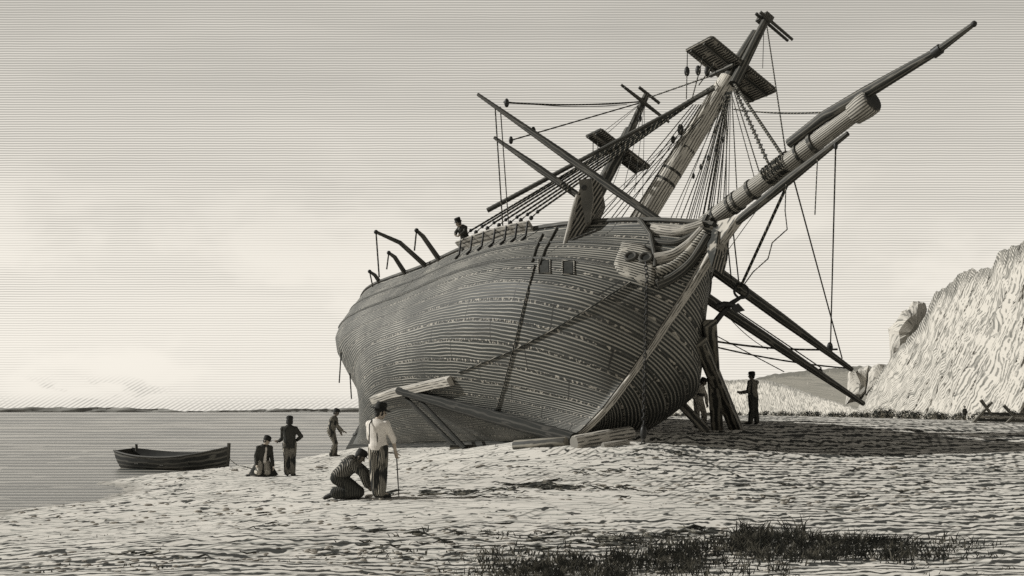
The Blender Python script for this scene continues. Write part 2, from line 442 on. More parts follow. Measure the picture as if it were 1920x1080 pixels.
# hull lines: v from keel to rail, u from stern post to stem
ZB = np.array([0, .04, .14, .35, .8, 1.5, 2.4, 3.4, 4.4, 5.1, 5.8]); BB = np.array([.13, .5, 1.17, 1.97, 2.88, 3.52, 3.88, 3.95, 3.82, 3.62, 3.46])
gl_ = np.concatenate([[0], np.cumsum(np.hypot(np.diff(ZB), np.diff(BB)))]); gl_ /= gl_[-1]
NV, NU = 72, 110
vv_ = np.linspace(0, 1, NV + 1)
def smooth_interp(v, xs, ys):
    ws = np.linspace(-.05, .05, 11); return sum(np.interp(np.clip(v + w_, 0, 1), xs, ys) for w_ in ws) / len(ws)
Zr = smooth_interp(vv_, gl_, ZB); Br = smooth_interp(vv_, gl_, BB); Zr[0] = 0; Br[0] = .13; Zr[-1] = 5.8; Br[-1] = 3.46
uu_ = .5 - .5 * np.cos(np.linspace(0, 1, NU + 1) * math.pi); uu_ = uu_ * .7 + np.linspace(0, 1, NU + 1) * .3
STEMZ = [0, .3, 1, 2, 3, 4.5, 6.9]; STEMX = [-.9, -.15, .5, 1.0, 1.4, 1.85, 2.3]
STERNZ = [0, 2.6, 3.6, 4.4, 5.2, 7.0]; STERNX = [-23.0, -23.3, -23.9, -24.6, -25.2, -26.2]
UM = .52
def hull_local(u, v, side):
    z0 = float(np.interp(v, vv_, Zr)); B = float(np.interp(v, vv_, Br))
    sb = max(0, (u - .5) / .5); ss = max(0, (.5 - u) / .5)
    sc = 1 + .13 * sb ** 1.6 + .19 * ss ** 1.3
    z = z0 * (1 + (sc - 1) * v ** 1.2)
    # dead rise aft: the run lifts off the keel
    xb = float(np.interp(z, STEMZ, STEMX)); xs = float(np.interp(z, STERNZ, STERNX))
    x = xs + (xb - xs) * u
    h = min(max(z / 6.0, 0), 1)
    if u > UM:
        d = (u - UM) / (1 - UM)
        nb = float(np.interp(h, [0, .15, .35, .55, .8, 1], [1.7, 2.1, 3.3, 4.2, 2.9, 2.3])); mb_ = float(np.interp(h, [0, .15, .35, .55, .8, 1], [.98, .92, .66, .51, .70, .85]))
        k = max(0.0, 1 - d ** nb) ** mb_
    else:
        d = (UM - u) / UM
        e = float(np.interp(z, [0, 1.4, 2.2, 2.9, 3.6, 4.3, 5.0, 6.8], [.02, .06, .21, .46, .68, .77, .78, .72]))
        ns = float(np.interp(z, [0, 1, 2.2, 3.2, 4.4, 6], [1.5, 1.7, 2.0, 2.7, 3.6, 4.6]))
        k = e + (1 - e) * (1 - d ** ns)
    y = max(.12, B * k)
    return V((x, side * y, z))
def hull_grid(side):
    return [[hull_local(u, v, side) for u in uu_] for v in vv_]
HS = hull_grid(-1); HP = hull_grid(1)
hv = []; hf = []; huv = []
for G, sd in ((HS, 0), (HP, 1)):
    b0 = len(hv)
    for row in G: hv += row
    W = NU + 1
    for j in range(NV):
        for i in range(NU):
            q = [b0 + j * W + i, b0 + j * W + i + 1, b0 + (j + 1) * W + i + 1, b0 + (j + 1) * W + i]
            hf.append(q)
            huv.append([(uu_[i] * 26, vv_[j]), (uu_[i + 1] * 26, vv_[j]), (uu_[i + 1] * 26, vv_[j + 1]), (uu_[i] * 26, vv_[j + 1])])
BVH = BVHTree.FromPolygons([tuple(p) for p in hv], hf)
def HIT(px, py, off=0.0):
    """where the sight line meets the hull planking, lifted off it by off; (world point, world normal)"""
    a = MI @ CAM; d = ((MI @ P(px, py, 30)) - a).normalized()
    loc, nr, idx, dist = BVH.ray_cast(a, d)
    if loc is None:
        for r in range(1, 60):
            for ddx, ddy in ((0, 1), (1, 0), (0, -1), (-1, 0), (1, 1), (-1, 1)):
                d = ((MI @ P(px + ddx * r, py + ddy * r, 30)) - a).normalized()
                loc, nr, idx, dist = BVH.ray_cast(a, d)
                if loc is not None: break
            if loc is not None: break
    if nr.dot(d) > 0: nr = -nr
    return MS @ (loc + nr * off), (MS.to_3x3() @ nr).normalized()
def hull_pt(u, v, side=-1, off=0.0):
    p = hull_local(u, v, side); q1 = hull_local(min(u + .01, 1), v, side) - hull_local(max(u - .01, 0), v, side); q2 = hull_local(u, min(v + .02, 1), side) - hull_local(u, max(v - .02, 0), side)
    n = q1.cross(q2).normalized()
    if n.y * side < 0: n = -n
    return MS @ (p + n * off)

def hull_mat():
    m, t, b = new_mat('tarred planking', .62, .3)
    uv = tc(t, 'UV'); u, v, _ = t.xyz(uv); o = tc(t, 'Object')
    NL = 96.0
    wobn = t.noise(t.comb(t.m('MULTIPLY', u, .55), t.m('MULTIPLY', v, 14.0)), 1.0, 3)
    ph = t.m('ADD', t.m('MULTIPLY', v, NL), t.m('MULTIPLY', wobn, 1.5))
    tone = t.noise(t.comb(t.m('MULTIPLY', u, .30), t.m('MULTIPLY', v, 4.0)), 1.0, 4)
    # painted shading: strokes widen low on the girth so the bottom reads darker
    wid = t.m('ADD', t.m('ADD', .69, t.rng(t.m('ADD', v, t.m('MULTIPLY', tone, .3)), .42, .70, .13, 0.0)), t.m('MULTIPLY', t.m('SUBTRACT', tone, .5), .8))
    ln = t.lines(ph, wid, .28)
    # butt joints and rows of nail heads, every sixth strake
    row = t.m('FRACT', t.m('ADD', t.m('MULTIPLY', v, NL / 6), .5))
    inrow = t.rng(t.m('ABSOLUTE', t.m('SUBTRACT', row, .5)), .05, .09, 1.0, 0.0)
    dots = t.rng(t.noise(t.comb(t.m('MULTIPLY', u, 13.0), t.m('MULTIPLY', v, 90.0)), 1.0, 1), .54, .60)
    dk = t.m('MULTIPLY', inrow, t.m('SUBTRACT', 1.0, dots)); lt = t.m('MULTIPLY', inrow, dots)
    si = t.m('FLOOR', t.m('MULTIPLY', v, NL / 6))
    but = t.m('FRACT', t.m('ADD', t.m('MULTIPLY', u, .27), t.m('MULTIPLY', si, .381)))
    butt = t.rng(but, .988, .992)
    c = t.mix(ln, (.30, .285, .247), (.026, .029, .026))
    c = t.mix(t.m('MULTIPLY', dk, .8), c, (.022, .023, .02)); c = t.mix(t.m('MULTIPLY', lt, .6), c, (.5, .46, .39))
    c = t.mix(t.m('MULTIPLY', butt, .8), c, (.02, .02, .018))
    st = t.noise(t.scalevec(o, (.5, .5, 1.4)), 1.2, 5)
    c = t.mix(t.rng(st, .42, .72, 0, .6), c, (.05, .05, .045))
    t.link(c, b.inputs['Base Color'])
    bump(t, b, t.m('SUBTRACT', 1.0, t.m('MAXIMUM', ln, butt)), .5, .02)
    return m
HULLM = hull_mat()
SPAR = grain_mat('scraped spar wood', (.055, .054, .048), (.57, .54, .475), 24, .40, 1.6, .42)
BSPR = grain_mat('weathered bowsprit wood', (.05, .05, .044), (.40, .378, .332), 26, .50, 1.6, .34)
SPARD = grain_mat('dark spar wood', (.024, .025, .022), (.145, .137, .117), 8, .74, 1.4, .34)
SPART = grain_mat('tarred spar', (.014, .015, .013), (.05, .048, .042), 8, .72, 1.4, .34, .95)
TIMB = grain_mat('rough dark timber', (.026, .027, .024), (.22, .205, .17), 5, .64, 2.0, .36)
PALEW = grain_mat('pale weathered wood', (.05, .05, .044), (.41, .386, .34), 12, .42, 2.6, .46)
ROPE = rope_mat('tarred rope', (.026, .027, .024), (.26, .24, .2), 5.0, .82)
ROPEF = rope_mat('thin line', (.035, .036, .032), (.30, .28, .24), 1.5, .85)
IRON = plain_mat('black iron', (.035, .035, .033), .5, .4)
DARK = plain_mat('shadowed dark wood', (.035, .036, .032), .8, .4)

def plank_mat(name, ax, n, dark, light, width=.5):
    m, t, b = new_mat(name, .8, .15)
    o = tc(t, 'Object'); c3 = t.xyz(o)
    ph = t.m('ADD', t.m('MULTIPLY', c3[ax], n), t.m('MULTIPLY', t.noise(o, 1.4, 3), 1.0))
    g = t.rng(t.noise(o, 3.0, 3), .36, .44)
    c = t.mix(t.m('MULTIPLY', t.lines(ph, width, .2), g), light, dark)
    t.link(c, b.inputs['Base Color']); return m
TOPM = plank_mat('mast top planking', 1, 11, (.028, .029, .026), (.27, .25, .215), .6)
RAILM = plank_mat('worn rail wood', 2, 13, (.04, .041, .037), (.36, .34, .295), .50)

ship = thing('sailing_ship', 'great dark planked sailing ship heeled over on the beach with masts leaning right', 'ship', MS)
# hull shell
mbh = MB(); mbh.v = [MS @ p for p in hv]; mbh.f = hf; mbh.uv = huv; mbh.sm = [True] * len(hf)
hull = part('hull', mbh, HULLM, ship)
# transom
tr = MB(); W = NU + 1
ringS = [MS @ HS[j][0] for j in range(NV + 1)]; ringP = [MS @ HP[j][0] for j in range(NV + 1)]
for j in range(NV):
    tr.add([ringS[j], ringP[j], ringP[j + 1], ringS[j + 1]], [[0, 1, 2, 3]], [[(0, vv_[j]), (4, vv_[j]), (4, vv_[j + 1]), (0, vv_[j + 1])]])
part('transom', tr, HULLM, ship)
# deck inside the bulwark, bulwark lining
dk = MB()
def inb(u, side, dz, off):
    p = hull_local(u, 1, side); return MS @ V((p.x, side * max(abs(p.y) - off, .02), p.z - dz))
us_ = np.linspace(.01, .985, 60)
for a, b_ in zip(us_[:-1], us_[1:]):
    dk.add([inb(a, -1, 1.15, .16), inb(b_, -1, 1.15, .16), inb(b_, 1, 1.15, .16), inb(a, 1, 1.15, .16)], [[0, 1, 2, 3]], [[(a * 26, 0), (b_ * 26, 0), (b_ * 26, 7), (a * 26, 7)]], False)
part('deck', dk, PALEW, ship)
for sd in (-1, 1):
    bw_ = MB()
    for a, b_ in zip(us_[:-1], us_[1:]):
        bw_.add([inb(a, sd, 1.15, .15), inb(b_, sd, 1.15, .15), inb(b_, sd, 0, .15), inb(a, sd, 0, .15)], [[0, 1, 2, 3]], [[(a * 26, 0), (b_ * 26, 0), (b_ * 26, .3), (a * 26, .3)]])
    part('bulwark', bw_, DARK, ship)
    rl = MB(); ring = []
    uu2 = np.linspace(0, .992, 70)
    for a in uu2:
        p = hull_local(a, 1, sd); q = V((p.x, p.y - sd * .08, p.z + .04))
        ring.append([MS @ (q + V((0, yy, zz))) for yy, zz in ((-.15, -.06), (.15, -.06), (.15, .06), (-.15, .06))])
    rl.loft(ring, list(uu2 * 26), True, False)
    part('rail', rl, SPARD, ship)
# rubbing wales
for v0, rr in ((.80, .06), (.90, .045)):
    for sd in (-1, 1):
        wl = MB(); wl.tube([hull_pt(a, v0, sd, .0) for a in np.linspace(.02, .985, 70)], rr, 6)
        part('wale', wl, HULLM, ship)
# keel and cutwater (stem)
kl = MB(); kl.box(L2W(-12, 0, -.10), (L2W(11.6, 0, 0) - L2W(0, 0, 0)), (L2W(0, .15, 0) - L2W(0, 0, 0)), (L2W(0, 0, .16) - L2W(0, 0, 0)))
part('keel', kl, SPART, ship)
st = MB(); rings = []; L = 0; us2 = []
for z in np.linspace(-.2, 6.75, 40):
    xs = float(np.interp(z, STEMZ, STEMX)) ; xs = float(np.mean([np.interp(z + q, STEMZ, STEMX) for q in (-.3, -.15, 0, .15, .3)]))
    fw = .09 + .20 * max(0, (z - 2.8) / 3.9) ** 1.5 ; hw = .105 + .03 * max(0, (z - 3) / 3)
    if z > 5.4: fw += (z - 5.4) * .22
    rings.append([L2W(xs - .35, -hw, z), L2W(xs + fw, -hw * .8, z), L2W(xs + fw, hw * .8, z), L2W(xs - .35, hw, z)]); us2.append(z * 1.1)
st.loft(rings, us2, True, False)
part('stem', st, PALEW, ship, .02)
# sternpost and rudder
rd = MB(); rings = []
for z in np.linspace(-.1, 4.6, 12):
    xs = float(np.interp(z, STERNZ, STERNX)) if z < 3.4 else -23.6
    ch = 1.05 - .13 * z
    rings.append([L2W(xs - .05, -.12, z), L2W(xs - ch, -.06, z), L2W(xs - ch, .06, z), L2W(xs - .05, .12, z)])
rd.loft(rings, [r * .4 for r in range(12)], True, False)
rudder = part('rudder', rd, SPART, ship, .02)
for z in (.6, 1.5, 2.4):
    pin = MB(); pin.box(L2W(-23.55, 0, z), V((L2W(.25, 0, 0) - L2W(0, 0, 0))), L2W(0, .16, 0) - L2W(0, 0, 0), L2W(0, 0, .05) - L2W(0, 0, 0))
    part('rudder_strap', pin, IRON, rudder)

# ---------------------------------------------------------------- masts
def spar(name, pw, radii, mat, parent=ship, seg=14, steps=8):
    pts = []; rr = []
    for i in range(len(pw) - 1):
        for k in range(steps):
            f = k / steps; pts.append(pw[i].lerp(pw[i + 1], f)); rr.append(radii[i] * (1 - f) + radii[i + 1] * f)
    pts.append(pw[-1]); rr.append(radii[-1])
    m_ = MB(); m_.tube(pts, rr, seg); return part(name, m_, mat, parent)
def band(parent, a, b, f, r, name='iron_band', mat=None, w=.06):
    c = a.lerp(b, f); d = (b - a).normalized(); m_ = MB()
    m_.tube([c - d * w, c - d * w * .9, c + d * w * .9, c + d * w], [r, r * 1.0, r, r], 18); return part(name, m_, mat or IRON, parent)

fm_foot, fm_hounds, fm_top = S(1195, 425), S(1367, 148), S(1412, 72)
fore = spar('foremast', [fm_foot - (fm_hounds - fm_foot) * .45, fm_hounds], [.42, .31], SPAR, ship, 22)
for f in (.30, .37, .52, .83): band(fore, fm_foot - (fm_hounds - fm_foot) * .0, fm_hounds, f, .40 - .10 * f, 'mast_hoop', SPARD, .045)
# topmast stump standing on the top, doubled before the lower masthead
tmx = (L2W(.28, 0, 0) - L2W(0, 0, 0))
spar('masthead', [fm_hounds, S(1418, 62)], [.24, .17], SPARD, fore, 12)
spar('topmast', [S(1372, 160) + tmx * .4, S(1436, 32) + tmx * .4], [.17, .12], SPARD, fore, 10)
def mast_top(c, hx0, hx1, hy, parent, tilt=0.0, th=.06):
    X_ = (L2W(1, 0, 0) - L2W(0, 0, 0)); Y_ = (L2W(0, 1, 0) - L2W(0, 0, 0)); Z_ = (L2W(0, 0, 1) - L2W(0, 0, 0))
    Z2 = (Z_ + X_ * tilt).normalized(); X2 = (X_ - Z_ * tilt).normalized()
    poly = []
    for a, b_ in ((-hx0, -hy), (hx1 * .9, -hy), (hx1, -hy * .94), (hx1, hy * .94), (hx1 * .9, hy), (-hx0, hy)):
        poly.append(c + X2 * a + Y_ * b_ - Z2 * th)
    m_ = MB(); m_.prism(poly, Z2 * th * 2); top = part('mast_top', m_, TOPM, parent)
    for a in (-hx0 * .55, hx1 * .5):
        k = MB(); k.box(c + X2 * a - Z2 * (th + .045), X2 * .05, Y_ * hy * .97, Z2 * .04); part('crosstree', k, SPARD, top, .01)
    for s_ in (-.28, .28):
        k = MB(); k.box(c + Y_ * s_ - Z2 * (th + .15) + X2 * (hx1 - hx0) * .4, X2 * (hx0 + hx1) * .45, Y_ * .05, Z2 * .06); part('trestletree', k, SPARD, top, .01)
    rim = MB(); pp = poly + [poly[0]]
    rim.tube([p + Z2 * th for p in pp], .03, 5); part('top_rim', rim, SPARD, top)
    return top
XW = (L2W(1, 0, 0) - L2W(0, 0, 0)); YW = (L2W(0, 1, 0) - L2W(0, 0, 0)); ZW = (L2W(0, 0, 1) - L2W(0, 0, 0))
ftc = S(1370, 132)
mast_top(ftc, .72, .80, 1.42, fore, .08)
# topmast crosstrees at the very head
for dxx, off in ((-.12, -.25), (.16, .0)):
    k = MB(); c = S(1436, 40) + XW * dxx; k.tube([c - YW * .38 - ZW * off * .3, c + YW * 1.05 - ZW * off * .3], [.055, .045], 7); part('crosstree', k, SPARD, fore)
capm = MB(); c = S(1434, 36); capm.box(c, XW * .26, YW * .17, ZW * .10); part('mast_cap', capm, SPARD, fore, .02)

mm_foot, mm_hounds, mm_top = S(1128, 348), S(1160, 288), S(1212, 178)
mainm = spar('mainmast', [mm_foot - (mm_hounds - mm_foot) * 3.5, mm_hounds, S(1180, 245)], [.30, .24, .20], SPARD, ship, 14)
spar('topmast', [S(1168, 272) + tmx * .4, S(1213, 176)], [.17, .12], SPARD, mainm, 10)
mast_top(S(1158, 284), .55, .65, 1.2, mainm, .08)
for d_ in (-.12, .2):
    k = MB(); c = S(1207, 192) + XW * d_ * 1.6 - ZW * d_; k.tube([c - YW * 1.05, c, c + YW * 1.15], [.05, .075, .05], 8); part('yard', k, SPARD, mainm)
k = MB(); c = S(1214, 176); k.tube([c - YW * .42, c + YW * .6], [.06, .06], 8); part('crosstree', k, SPARD, mainm)

# ---------------------------------------------------------------- bowsprit and jib-boom
bs0, bs1 = S(1318, 425), S(1632, 190)
bdir = (bs1 - bs0).normalized()
bsp = spar('bowsprit', [bs0 - bdir * 2.0, bs0, bs0.lerp(bs1, .6), bs0.lerp(bs1, .97)], [.285, .27, .24, .205], BSPR, ship, 22)
Ub = (ZW - bdir * ZW.dot(bdir)).normalized()
f_bs = .298
for f, nm, w_ in ((.10, 'iron_band', .035), (.20, 'iron_band', .04), (.235, 'iron_band', .04), (.33, 'woolding', .05), (.62, 'iron_band', .03), (.70, 'woolding', .05)): band(bsp, bs0, bs1, f, f_bs - .02 * f, nm, SPARD, w_)
gm = MB()
for k_ in range(9):
    f = .44 + .011 * k_ * 1.25; c = bs0.lerp(bs1, f); ring = []
    a2 = YW; r = .29
    ring = [c + (Ub * math.cos(a) + a2 * math.sin(a)) * r + bdir * .05 * math.sin(a + k_) for a in np.linspace(0, 2 * math.pi, 17)]
    gm.tube(ring, .026, 5, False)
part('gammoning', gm, ROPE, bsp)
# the cap at the end, a stout round block with a dark forward face
cp = MB(); c0 = bs0.lerp(bs1, .915); c1 = bs0.lerp(bs1, 1.005)
cp.tube([c0 - bdir * .05, c0, c0.lerp(c1, .6), c1, c1 + bdir * .03], [.22, .29, .33, .325, .27], 22)
capb = part('bowsprit_cap', cp, BSPR, bsp)
fc = MB(); fc.tube([c1 + bdir * .025, c1 + bdir * .05], [.30, .285], 22); part('cap_face', fc, SPARD, capb)
bl = MB(); bl.box(c1 - bdir * .1 + Ub * .39, bdir * .10, YW * .14, Ub * .12); part('cap_block', bl, SPARD, capb, .02)
JO = Ub * .22 - YW * .31
jb0 = bs0.lerp(bs1, .60) + JO; j1 = S(1757, 96); j2 = S(1826, 45)
spar('jib_boom', [jb0, bs0.lerp(bs1, .80) + JO, c1 + JO * .6, j1, j2], [.13, .15, .16, .09, .055], SPARD, ship, 12)
k = MB(); k.ball(j2, .07); part('truck', k, IRON, bsp)
k = MB(); c = j1; d = (j2 - j1).normalized(); k.tube([c - d * .10, c + d * .10], [.12, .12], 10); part('iron_band', k, IRON, bsp)
# dark fender spar lashed under the bowsprit
spar('martingale_spar', [S(1345, 446), S(1480, 336), S(1590, 250)], [.10, .13, .06], SPARD, ship, 10)

# ---------------------------------------------------------------- ropes
def line(name, a, b, r=.022, sag=0.0, mat=None, parent=ship, n=None):
    if isinstance(a, tuple): a = S(*a)
    if isinstance(b, tuple): b = S(*b)
    n = n or (2 if sag == 0 else 14)
    pts = []
    for i in range(n + 1):
        f = i / n; p = a.lerp(b, f); p = p + DN * sag * 4 * f * (1 - f); pts.append(p)
    m_ = MB(); m_.tube(pts, r, 6); return part(name, m_, mat or ROPE, parent)
def poly_line(name, pts, r=.022, mat=None, parent=ship):
    m_ = MB(); m_.tube(pts, r, 6); return part(name, m_, mat or ROPE, parent)
def block(c, r=.09, parent=ship, ax=None):
    m_ = MB(); m_.ball(c, r, 10, 7, None, (.75, .6, 1.35)); return part('block', m_, IRON, parent)

hnd = S(1364, 152)
# channel ledge on the near side with deadeyes and chain plates
ch = MB(); rings = []; top_pts = []
chx = np.linspace(856, 992, 14)
for x_ in chx:
    f = (x_ - 856) / 136; y_ = 457 - 34 * f + 5 * math.sin(f * math.pi) * -1
    p, nrm = HIT(x_, y_)
    up = (ZW - nrm * ZW.dot(nrm)).normalized(); o_ = p + nrm * .36
    rings.append([p - nrm * .05 - up * .05, o_ - up * .05, o_ + up * .05, p - nrm * .05 + up * .05]); top_pts.append((o_, nrm, up))
ch.loft(rings, list(np.linspace(0, 4, 14)), True, False)
chan = part('channel', ch, PALEW, ship, .01)
dead = []
for i, (o_, nrm, up) in enumerate(top_pts):
    if i % 2 == 1:
        m_ = MB(); c = o_ + up * .16; m_.ball(c, .07, 10, 7, None, (1, 1, 1.1)); part('deadeye', m_, IRON, chan)
        m_ = MB(); c2 = o_ + up * .48; m_.ball(c2, .06, 10, 7); part('deadeye', m_, IRON, chan)
        m_ = MB()
        for s_ in (-.05, 0, .05): m_.tube([c + XW * s_, c2 + XW * s_], .014, 5)
        part('lanyard', m_, ROPE, chan)
        dead.append(c2)
        m_ = MB(); q, n2 = HIT(*[a + b for a, b in zip(PIX(o_ - up * .12), (2, 26))]); m_.tube([o_ - up * .02, q + n2 * .05, q + n2 * .03 - up * .22], [.03, .035, .05], 6); part('chain_plate', m_, IRON, chan)
for d_ in dead:
    spar('shroud', [d_, hnd + YW * -.12 + (d_ - dead[0]) * .03], [.034, .03], ROPE, ship, 7, 14)
# a yard sent down along the shrouds
spar('lowered_yard', [top_pts[4][0] + ZW * .85 - YW * .10, S(1340, 166, -.45)], [.085, .06], SPARD, ship, 12, 6)
# port shrouds run down behind the bow
for i in range(7):
    x_ = -1.2 - i * .85; u_ = (x_ + 25.8) / 28
    pr = hull_pt(u_, .97, 1, .3)
    line('shroud', hnd + YW * .12, pr, .017)
for px_, py_, r_ in ((1268, 408, .02), (1290, 402, .03), (1308, 398, .02), (1318, 402, .03), (1332, 398, .03), (1343, 396, .02), (1356, 388, .03), (1366, 372, .022), (1381, 345, .03)):
    a_, b_ = S(1362 + (px_ - 1300) * .12, 172), S(px_, py_, .25); line('running_line', a_, a_.lerp(b_, 1.22 if px_ < 1340 else 1.08), r_ * .6, .0, ROPE)
for px_, py_, yl, r_ in ((1262, 398, .0, .014), (1278, 404, .2, .018), (1298, 400, .3, .014), (1325, 405, .3, .018), (1349, 392, .3, .014), (1361, 380, .3, .018)):
    a_, b_ = S(1363, 160 + (px_ % 7) * 6), S(px_, py_, yl); line('halyard', a_, a_.lerp(b_, 1.22 if px_ < 1340 else 1.08), r_, .06, ROPE)
for k_ in range(5):
    block(S(1300 + k_ * 14, 330 - k_ * 17, .25), .07)
for px_, py_, yl in ((1160, 366, -1.0), (1174, 372, -.8), (1186, 378, -.6), (1196, 384, -.4)):
    a_, b_ = S(1300 + (px_ - 1160) * .4, 196, -.4), S(px_, py_, yl); line('halyard', a_, a_.lerp(b_, 1.25), .016, .0, ROPE)
# backstays to the near rail between the masts
for px_, py_, yl, r_ in ((1166, 372, -1.2, .014), (1182, 376, -.9, .014), (1140, 372, -1.2, .010), (1152, 372, -1.2, .010)):
    a_, b_ = S(1348, 184), S(px_, py_, yl); line('backstay', a_, a_.lerp(b_, 1.25), r_, 0, ROPE)
# stays forward
line('forestay', S(1372, 150), S(1466, 290), .045); line('forestay', S(1378, 168), S(1440, 305), .035)
for i in range(14):
    hk = MB(); f = .12 + i * .062; c = S(1378, 168).lerp(S(1440, 305), f); hk.tube([c + (XW * math.cos(a) + ZW * math.sin(a)) * .07 for a in np.linspace(0, 6.28, 9)], .014, 5, False)
    part('hank', hk, IRON, ship)
line('topmast_stay', S(1438, 50), S(1474, 292), .020, .0); line('topmast_stay', S(1432, 60), S(1430, 128, .8), .012, 0, ROPEF)
line('running_line', S(1374, 165), S(1427, 333), .018); line('running_line', S(1370, 170), S(1417, 343), .014, 0, ROPEF)
line('jib_stay', S(1376, 205), S(1602, 206), .022, .10)
# spars of the near side standing out over the bulwark
def butt(px, py, d): return P(px, py, d)
a1, b1 = P(1204, 392, 33.2), P(896, 177, 36.0); a1 = b1.lerp(a1, 1.125)
spar('boom', [a1, a1.lerp(b1, .5), b1], [.12, .13, .055], SPARD, ship, 12, 5)
a2, b2 = P(1100, 378, 35.4), P(927, 258, 37.0)
spar('boom', [a2, a2.lerp(b2, .5), b2], [.11, .12, .055], SPARD, ship, 12, 5)
rp = HIT(904, 404)[0]; 
line('lift', a1.lerp(b1, .9), rp, .022); line('lift', P(938, 200, 35.7), HIT(914, 400)[0], .018)
m1 = S(1206, 190)
line('lift', P(945, 192, 35.6), m1, .028, .10); line('lift', P(955, 264, 36.8), S(1203, 192), .024)
line('lift', P(945, 190, 35.6), S(1175, 196), .014, .12, ROPEF)
line('stay', S(1214, 184), S(1340, 140), .026); block(P(950, 193, 35.6), .11); block(P(958, 263, 36.8), .10); block(P(1000, 246, 35.2), .11)
# main mast lines
for px_, py_ in ((1130, 330), (1150, 345), (1170, 350), (1190, 360), (1205, 372)):
    line('shroud', S(1209, 188), S(px_, py_, .3 * (px_ - 1160) / 45), .011, 0, ROPEF)
for px_, py_ in ((1112, 262), (1130, 258)): line('running_line', S(1206, 190), S(px_, py_, -.9), .010, 0, ROPEF)
for px_, y0, y1 in ((1112, 264, 300), (1121, 266, 310)): line('running_line', S(px_, y0, -1.0), S(px_, y1, -1.0), .02)
block(S(1200, 222), .10); line('running_line', S(1202, 192), S(1200, 216), .015)
# tackles hanging from the fore top
for x0, y0, x1, y1, bx, by in ((1289, 92, 1287, 185, 1288, 134), (1318, 108, 1298, 184, 1309, 132), (1340, 118, 1310, 160, 1326, 134)):
    pa, pb = S(x0, y0, -1.25), S(x1, y1, -1.25)
    line('tackle', pa, pb, .018); block(S(bx, by, -1.25), .12)
block(S(1276, 243, -.3), .14); block(S(1262, 262, -.3), .10)
# lines from bowsprit and boom to the far side
bob = S(1476, 338)
line('bobstay', S(1480, 338), P(1389, 537, 30.5), .04)
poly_line('slack_line', [S(1474, 338), S(1472, 395), S(1476, 430), S(1448, 455), S(1440, 485), S(1412, 510), P(1392, 538, 30.5)], .016, ROPE)
line('bobstay', S(1362, 432), P(1372, 532, 30.6), .02); line('bobstay', S(1374, 428), P(1386, 536, 30.5), .02); line('running_line', S(1440, 365), S(1350, 490), .010, 0, ROPEF)
# far side booms reaching out over the beach
A0, A1 = P(1318, 490, 31.0), P(1597, 693, 33.6)
boomA = spar('boom', [A0, A0.lerp(A1, .5), A1], [.16, .15, .075], SPARD, ship, 12, 5)
B0, B1 = P(1345, 572, 31.2), P(1619, 757, 35.0); B0 = B1.lerp(B0, 1.22)
spar('boom', [B0, B0.lerp(B1, .5), B1], [.15, .14, .075], SPARD, ship, 12, 5)
line('boom_lift', S(1567, 272), P(1557, 655, 33.3), .022); line('boom_lift', S(1487, 332), P(1579, 672, 33.5), .020); line('pendant', S(1533, 292), S(1528, 402), .016)
block(P(1556, 652, 33.3), .13); block(P(1538, 700, 34.2), .12); block(S(1567, 274), .07)
line('boom_guy', P(1308, 634, 32.0), P(1570, 655, 33.4), .03, .12); line('boom_guy', P(1308, 642, 32.0), P(1585, 690, 34.0), .024, .10)
line('boom_guy', P(1306, 610, 31.6), P(1470, 697, 33.5), .016, 0, ROPEF); line('boom_guy', P(1370, 575, 31.0), P(1540, 690, 34.0), .022)
line('boom_guy', P(1362, 590, 31.0), P(1440, 655, 33.0), .012, .1, ROPEF)

# ---------------------------------------------------------------- bow furniture
# cathead with its knee on the near bow
kd = V((0, 1, 0)); fdir = (XW * .5 - YW * .85).normalized()
base, bn = HIT(1092, 420)
dd = base.y - .45
knee = [(1088, 350), (1078, 378), (1070, 412), (1055, 462), (1063, 471), (1085, 448), (1103, 420), (1124, 392), (1132, 372), (1127, 345), (1112, 334)]
m_ = MB(); m_.prism([P(x_, y_, dd) for x_, y_ in knee], V((.12, .75, -.12))); ck = part('cathead_knee', m_, TOPM, ship, .02)
m_ = MB(); m_.prism([P(x_, y_, dd - .16) for x_, y_ in ((1085, 337), (1109, 334), (1112, 372), (1106, 416), (1098, 419), (1091, 385))], V((.05, .22, -.02))); cat_ = part('cathead', m_, PALEW, ship, .02)
m_ = MB(); m_.tube([P(1095, 352, dd - .19), P(1095, 352, dd - .15)], [.075, .085], 12); part('sheave', m_, IRON, cat_)
m_ = MB(); m_.tube([P(x_, y_, dd - .10) for x_, y_ in ((1083, 366), (1075, 395), (1066, 432), (1056, 468))], [.06, .07, .07, .05], 8); part('fender_strip', m_, PALEW, ship)
# gun ports
for cx, cy in ((1021, 501), (1066, 503)):
    q = [HIT(cx + a, cy + b_, .012)[0] for a, b_ in ((-8, -11), (8, -11), (8, 11), (-8, 11))]
    m_ = MB(); m_.add(q, [[0, 1, 2, 3]], None, False); n2 = HIT(cx, cy)[1]
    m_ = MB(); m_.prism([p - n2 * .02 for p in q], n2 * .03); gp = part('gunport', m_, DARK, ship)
    m_ = MB(); qq = [HIT(cx + a, cy + b_, .03)[0] for a, b_ in ((-11, -13), (11, -13), (11, 13), (-11, 13), (-11, -13))]; m_.tube(qq, .018, 4); part('port_frame', m_, RAILM, gp)
